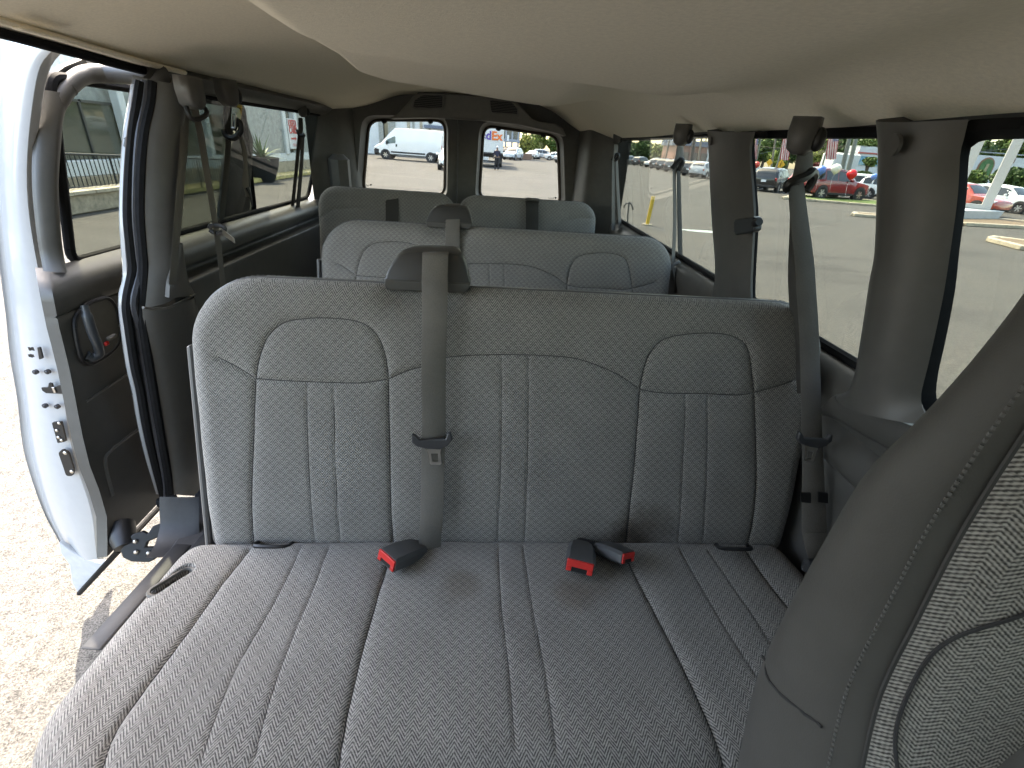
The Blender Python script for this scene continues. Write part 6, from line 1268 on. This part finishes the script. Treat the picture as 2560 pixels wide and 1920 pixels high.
# utility poles with wires
poles = []
for (label, q0, q1, Y, r, mt) in (('leaning grey green pole left of the pair above the white balloon', c5(740, 225), c5(665, 545), 41, .17, 'pole'), ('leaning grey green pole right of the pair beside the red balloon', c5(795, 225), c5(712, 570), 40, .17, 'pole'), ('dark thick pole in front of the brick restaurant', c4(1115, 225), c4(1090, 415), 78, .26, 'iron'),
                                  ('pale utility pole right of the dark thick pole', c4(1178, 200), c4(1145, 410), 84, .16, 'wood_pole'), ('slim utility pole behind the dark tree', c4(752, 215), c4(748, 300), 150, .14, 'wood_pole'), ('slim sign pole left of the hanging belt', c4(905, 250), c4(872, 400), 96, .16, 'wood_pole'), ('slim utility pole left of the first flag', c5(130, 215), c5(95, 450), 70, .13, 'wood_pole'), ('slim utility pole at the right side of the restaurant', c4(1215, 200), c4(1190, 410), 110, .14, 'wood_pole')):
    a, b = onY(*q1, Y), onY(*q0, Y); t = thing('utility_pole', label, 'pole', (a[0], Y, 0), 'poles along the road'); d_ = (b - a) / max(.2, (b - a)[2]); base = a - d_ * a[2]; topz = b[2] + (3 if 'slim' not in label else 1.5); top_ = a + d_ * (topz - a[2])
    mb = MB(); mb.tube([base, (base + top_) / 2, top_], [r, r * .93, r * .85], 10); mb.build('shaft', M[mt], t)
    if mt == 'wood_pole':
        mb = MB(); mb.box(tuple(top_ - np.array([0, 0, .5])), (2.0, .1, .12)); mb.build('cross_arm', M['wood_pole'], t); poles.append(top_)
for i, (qa, Ya, qb, Yb) in enumerate(((c5(0, 225), 70, c5(1010, 300), 62), (c5(0, 290), 66, c5(1010, 270), 60), (c4(1615, 270), 70, c5(1000, 340), 58), (c9(230, 210), 48, c9(856, 200), 50), (c9(230, 240), 48, c9(856, 165), 52), (c4(700, 225), 140, c4(1240, 210), 84), (c5(20, 330), 60, c5(300, 250), 68))):
    a, b = onY(*qa, Ya), onY(*qb, Yb); e = (b - a) * .5; a2, b2 = a - e * .8, b + e * .8; P = []
    for k in range(13): s = k / 12; P.append(a2 * (1 - s) + b2 * s - np.array([0, 0, .9 * s * (1 - s)]))
    mb = MB(); mb.tube(P, .018, 5); tag(mb.build('overhead_wire', M['iron']), ['overhead wire highest across the flags', 'overhead wire crossing below the first flag top', 'overhead wire just above the mural building', 'overhead wire above the arch mural at the right edge', 'second overhead wire above the arch mural at the right edge', 'overhead wire over the restaurant roof', 'slanting overhead wire left of the first flag'][i], 'wire', 'wires over the road')
# sign board, restaurant, mural building
Y = 100; a = onY(*c4(858, 202), Y); b = onY(*c4(980, 258), Y); t = thing('billboard', 'grey sign board with pale letters above the light green trees', 'sign', ((a[0] + b[0]) / 2, Y, 0)); mb = MB(); zc2 = (a[2] + b[2]) / 2; mb.box(((a[0] + b[0]) / 2, Y, zc2 + .3), (abs(b[0] - a[0]), .4, abs(a[2] - b[2]) + .7), bev=.02); M['board'] = pm('grey_board', (.14, .14, .14)); mb.build('board', M['board'], t)
text_part('JERRY', 1.15, M['plate'], t, ((a[0] + b[0]) / 2, Y - .22, zc2 - .1), (1, 0, 0), (0, 0, 1), bold=.02); mb = MB(); mb.tube([((a[0] + b[0]) / 2 - 1.0, Y + .3, 0), ((a[0] + b[0]) / 2, Y + .3, zc2)], .18, 8); mb.build('leg', M['wood_pole'], t)
Y = 92; a = onY(*c4(1030, 272), Y); b = onY(*c4(1245, 400), Y); t = thing('restaurant', 'brick restaurant with a dark flat roof beyond the parked cars', 'building', ((a[0] + b[0]) / 2, Y + 5, 0)); zt2 = a[2]; xa, xb = a[0] - .5, b[0] + 4
M['brickred'] = pm('red_brick', (.25, .12, .09), var=.25, scale=4); mb = MB(); mb.box(((xa + xb) / 2, Y + 5, zt2 / 2), (xb - xa, 10, zt2)); mb.build('wall', M['brickred'], t); mb = MB(); mb.box(((xa + xb) / 2, Y + 4.8, zt2 + .25), (xb - xa + .8, 11, .8), bev=.03); mb.build('roof_fascia', M['awn'], t)
for k in range(6): mb = MB(); mb.box((xa + 1.2 + k * (xb - xa) / 6, Y - .05, zt2 * .45), (1.1, .12, zt2 * .55)); mb.build('window', M['carglass'], t)
for k in range(7): mb = MB(); mb.box((xa + .2 + k * (xb - xa) / 6, Y - .06, zt2 * .5), (.5, .1, zt2 * .9)); mb.build('pier', M['bwhite'] if k % 3 == 0 else M['brickred'], t)
Y = 62; t = thing('mural_building', 'long white shop with a red band and painted murals across the road', 'building', (55, Y + 5, 0)); za = onY(*c5(900, 285), Y)[2]
xa = onY(*c5(795, 400), Y)[0]; xb = 82.0; mb = MB(); mb.box(((xa + xb) / 2, Y + 1.2, za / 2), (xb - xa, 2.4, za)); M['shopwall'] = pm('shop_white', (.58, .61, .64), var=.05, scale=.6); mb.build('wall', M['shopwall'], t)
def panel(name, q0, q1, mt, d_=.08):
    a, b = onY(*q0, Y), onY(*q1, Y); mb = MB(); mb.box(((a[0] + b[0]) / 2, Y - d_ / 2, (a[2] + b[2]) / 2), (abs(b[0] - a[0]), d_, abs(a[2] - b[2]))); return mb.build(name, mt, t, smooth=False)
M['band_red'] = pm('red_band', (.42, .05, .05)); M['grassband'] = pm('green_base_paint', (.06, .14, .05))
def muralmat():
    m, tt_, b = nodes('blue_mural_print'); tc = nd(tt_, 'TexCoord'); n1 = nd(tt_, 'TexNoise', ins={'Scale': 1.6, 'Detail': 5, 'Distortion': 2.5}); tt_.links.new(tc.outputs['Object'], n1.inputs['Vector']); tt_.links.new(ramp(tt_, n1.outputs[0], [(.35, (.03, .13, .28)), (.5, (.06, .30, .42)), (.58, (.35, .50, .52)), (.7, (.04, .16, .34))]), b.inputs['Base Color']); return m
M['mural'] = muralmat(); panel('red_band', c5(815, 330), c5(1200, 372), M['band_red'], .12); panel('blue_mural', c5(800, 362), c5(995, 450), M['mural']); panel('painted_base', c5(790, 440), c5(1200, 470), M['grassband'], .09); panel('poster', c5(985, 385), c5(1012, 440), M['plate'], .14)
a, b = onY(*c9(225, 480), Y), onY(*c9(440, 480), Y); w_ = (b[0] - a[0]) / 2; cx = (a[0] + b[0]) / 2; ztop = onY(*c9(335, 335), Y)[2]; zb3 = a[2] - 1.2
for nm, k, mt, dd_ in (('arch_border', 1.0, pm('arch_brown_paint', (.26, .14, .08)), .08), ('arch_mural', .82, pm('arch_green_paint', (.045, .15, .05), var=.5, scale=1.5), .14)):
    P = [(cx - w_ * k, Y - dd_, zb3), (cx + w_ * k, Y - dd_, zb3)] + [(cx + w_ * k * math.cos(an), Y - dd_, ztop - w_ + w_ * k * math.sin(an)) for an in np.linspace(0, math.pi, 18)]
    mb = MB(); mb.prism(P, (0, dd_, 0)); mb.build(nm, mt, t, smooth=False)
mb = MB(); mb.prism([(cx - .35, Y - .2, zb3), (cx + .1, Y - .2, zb3), (cx + .22, Y - .2, ztop - w_ * .7), (cx - .1, Y - .2, ztop - w_ * .7)], (0, .05, 0)); mb.build('painted_path', M['blind'], t, smooth=False)
panel('grey_fascia', c9(190, 250), c9(900, 322), pm('grey_fascia', (.22, .25, .29)), .12); panel('sign_frame', c9(630, 345), c9(710, 420), pm('dull_red_frame', (.25, .13, .12)), .1)
# white box trailer beside the mural building, roadside signs
Y = 54; a, b = onY(*c5(640, 335), Y), onY(*c5(812, 462), Y); t = thing('storage_trailer', 'white rounded storage trailer behind the pair of poles', 'trailer', ((a[0] + b[0]) / 2, Y + 1, 0)); mb = MB(); mb.box(((a[0] + b[0]) / 2, Y + 1.2, (a[2] + .6) / 2), (b[0] - a[0], 2.4, a[2] - .6), bev=.15); mb.build('box', M['bwhite'], t)
for x in (a[0] + .8, b[0] - .8): mb = MB(); mb.disc((x, Y + .1, .35), (0, 1, 0), .35, 18, .24); mb.build('wheel', M['tyre'], t)
M['sign_yellow'] = pm('warning_sign_yellow', (.75, .42, .02))
for q, l in ((c5(172, 435), 'yellow diamond warning sign with a dark walking figure'), (c5(80, 420), 'smaller yellow diamond warning sign further left')):
    Y = 48 if q[0] > 1940 else 62; c = onY(*q, Y); t = thing('warning_sign', l, 'sign', (c[0], Y, 0)); s = .42 if Y == 48 else .40; mb = MB(); mb.prism([c + np.array(v) for v in ((-s, 0, 0), (0, 0, -s), (s, 0, 0), (0, 0, s))], (0, .02, 0)); mb.build('plate', M['sign_yellow'], t, smooth=False)
    mb = MB(); mb.tube([(c[0], Y + .05, 0), (c[0], Y + .05, c[2] + .2)], .03, 6); mb.build('post', M['pole'], t)
    if Y == 48:
        mb = MB(); mb.ball((c[0] + .02, Y - .01, c[2] + .2), (.045, .012, .045), 8, 6); mb.tube([c + np.array([0, -.01, .14]), c + np.array([-.02, -.01, -.02])], .05, 6, flat=.25); mb.tube([c + np.array([-.02, -.01, -.02]), c + np.array([-.12, -.01, -.2])], .03, 5, flat=.3); mb.tube([c + np.array([-.02, -.01, -.02]), c + np.array([.09, -.01, -.2])], .03, 5, flat=.3); mb.tube([c + np.array([-.12, -.01, .02]), c + np.array([0, -.01, .12]), c + np.array([.13, -.01, .0])], .022, 5, flat=.3); mb.build('walker_symbol', M['black'], t)
# balloons tied to the cars
for q, rr, col, Y, l in ((c5(512, 482), .27, (.10, .20, .55), 33.6, 'blue balloon touching the red SUV roof'), (c5(632, 472), .31, (.72, .70, .60), 33.4, 'cream white balloon above the red SUV bonnet'), (c5(762, 518), .30, (.62, .012, .015), 33.0, 'bright red balloon right of the leaning poles'), (c5(948, 538), .22, (.10, .22, .55), 35.5, 'small blue balloon above the white SUV'), (c4(1632, 438), .25, (.55, .06, .04), 42, 'red balloon just right of the window pillar')):
    c = onY(*q, Y); t = thing('balloon', l, 'balloon', tuple(c), 'balloons over the parked cars'); mb = MB(); n_ = 14
    mb.loft([[(c[0] + rr * k * math.cos(a), c[1] + rr * k * math.sin(a), c[2] + rr * z) for a in np.linspace(0, 2 * math.pi, n_, endpoint=False)] for z, k in ((-1.2, .05), (-1.08, .10), (-.9, .38), (-.55, .78), (-.1, .99), (.3, .98), (.65, .78), (.88, .48), (.98, .2), (1.0, .02))]); bo = mb.build('skin', pm('balloon_' + str(round(col[0], 2)), col, rough=.2), t)
    mb = MB(); mb.tube([c - np.array([0, 0, rr * 1.15]), c - np.array([.05, 0, rr * 2.2]), c - np.array([.02, .1, rr * 1.2 + .9])], .006, 5); mb.build('string', M['plate'], t)
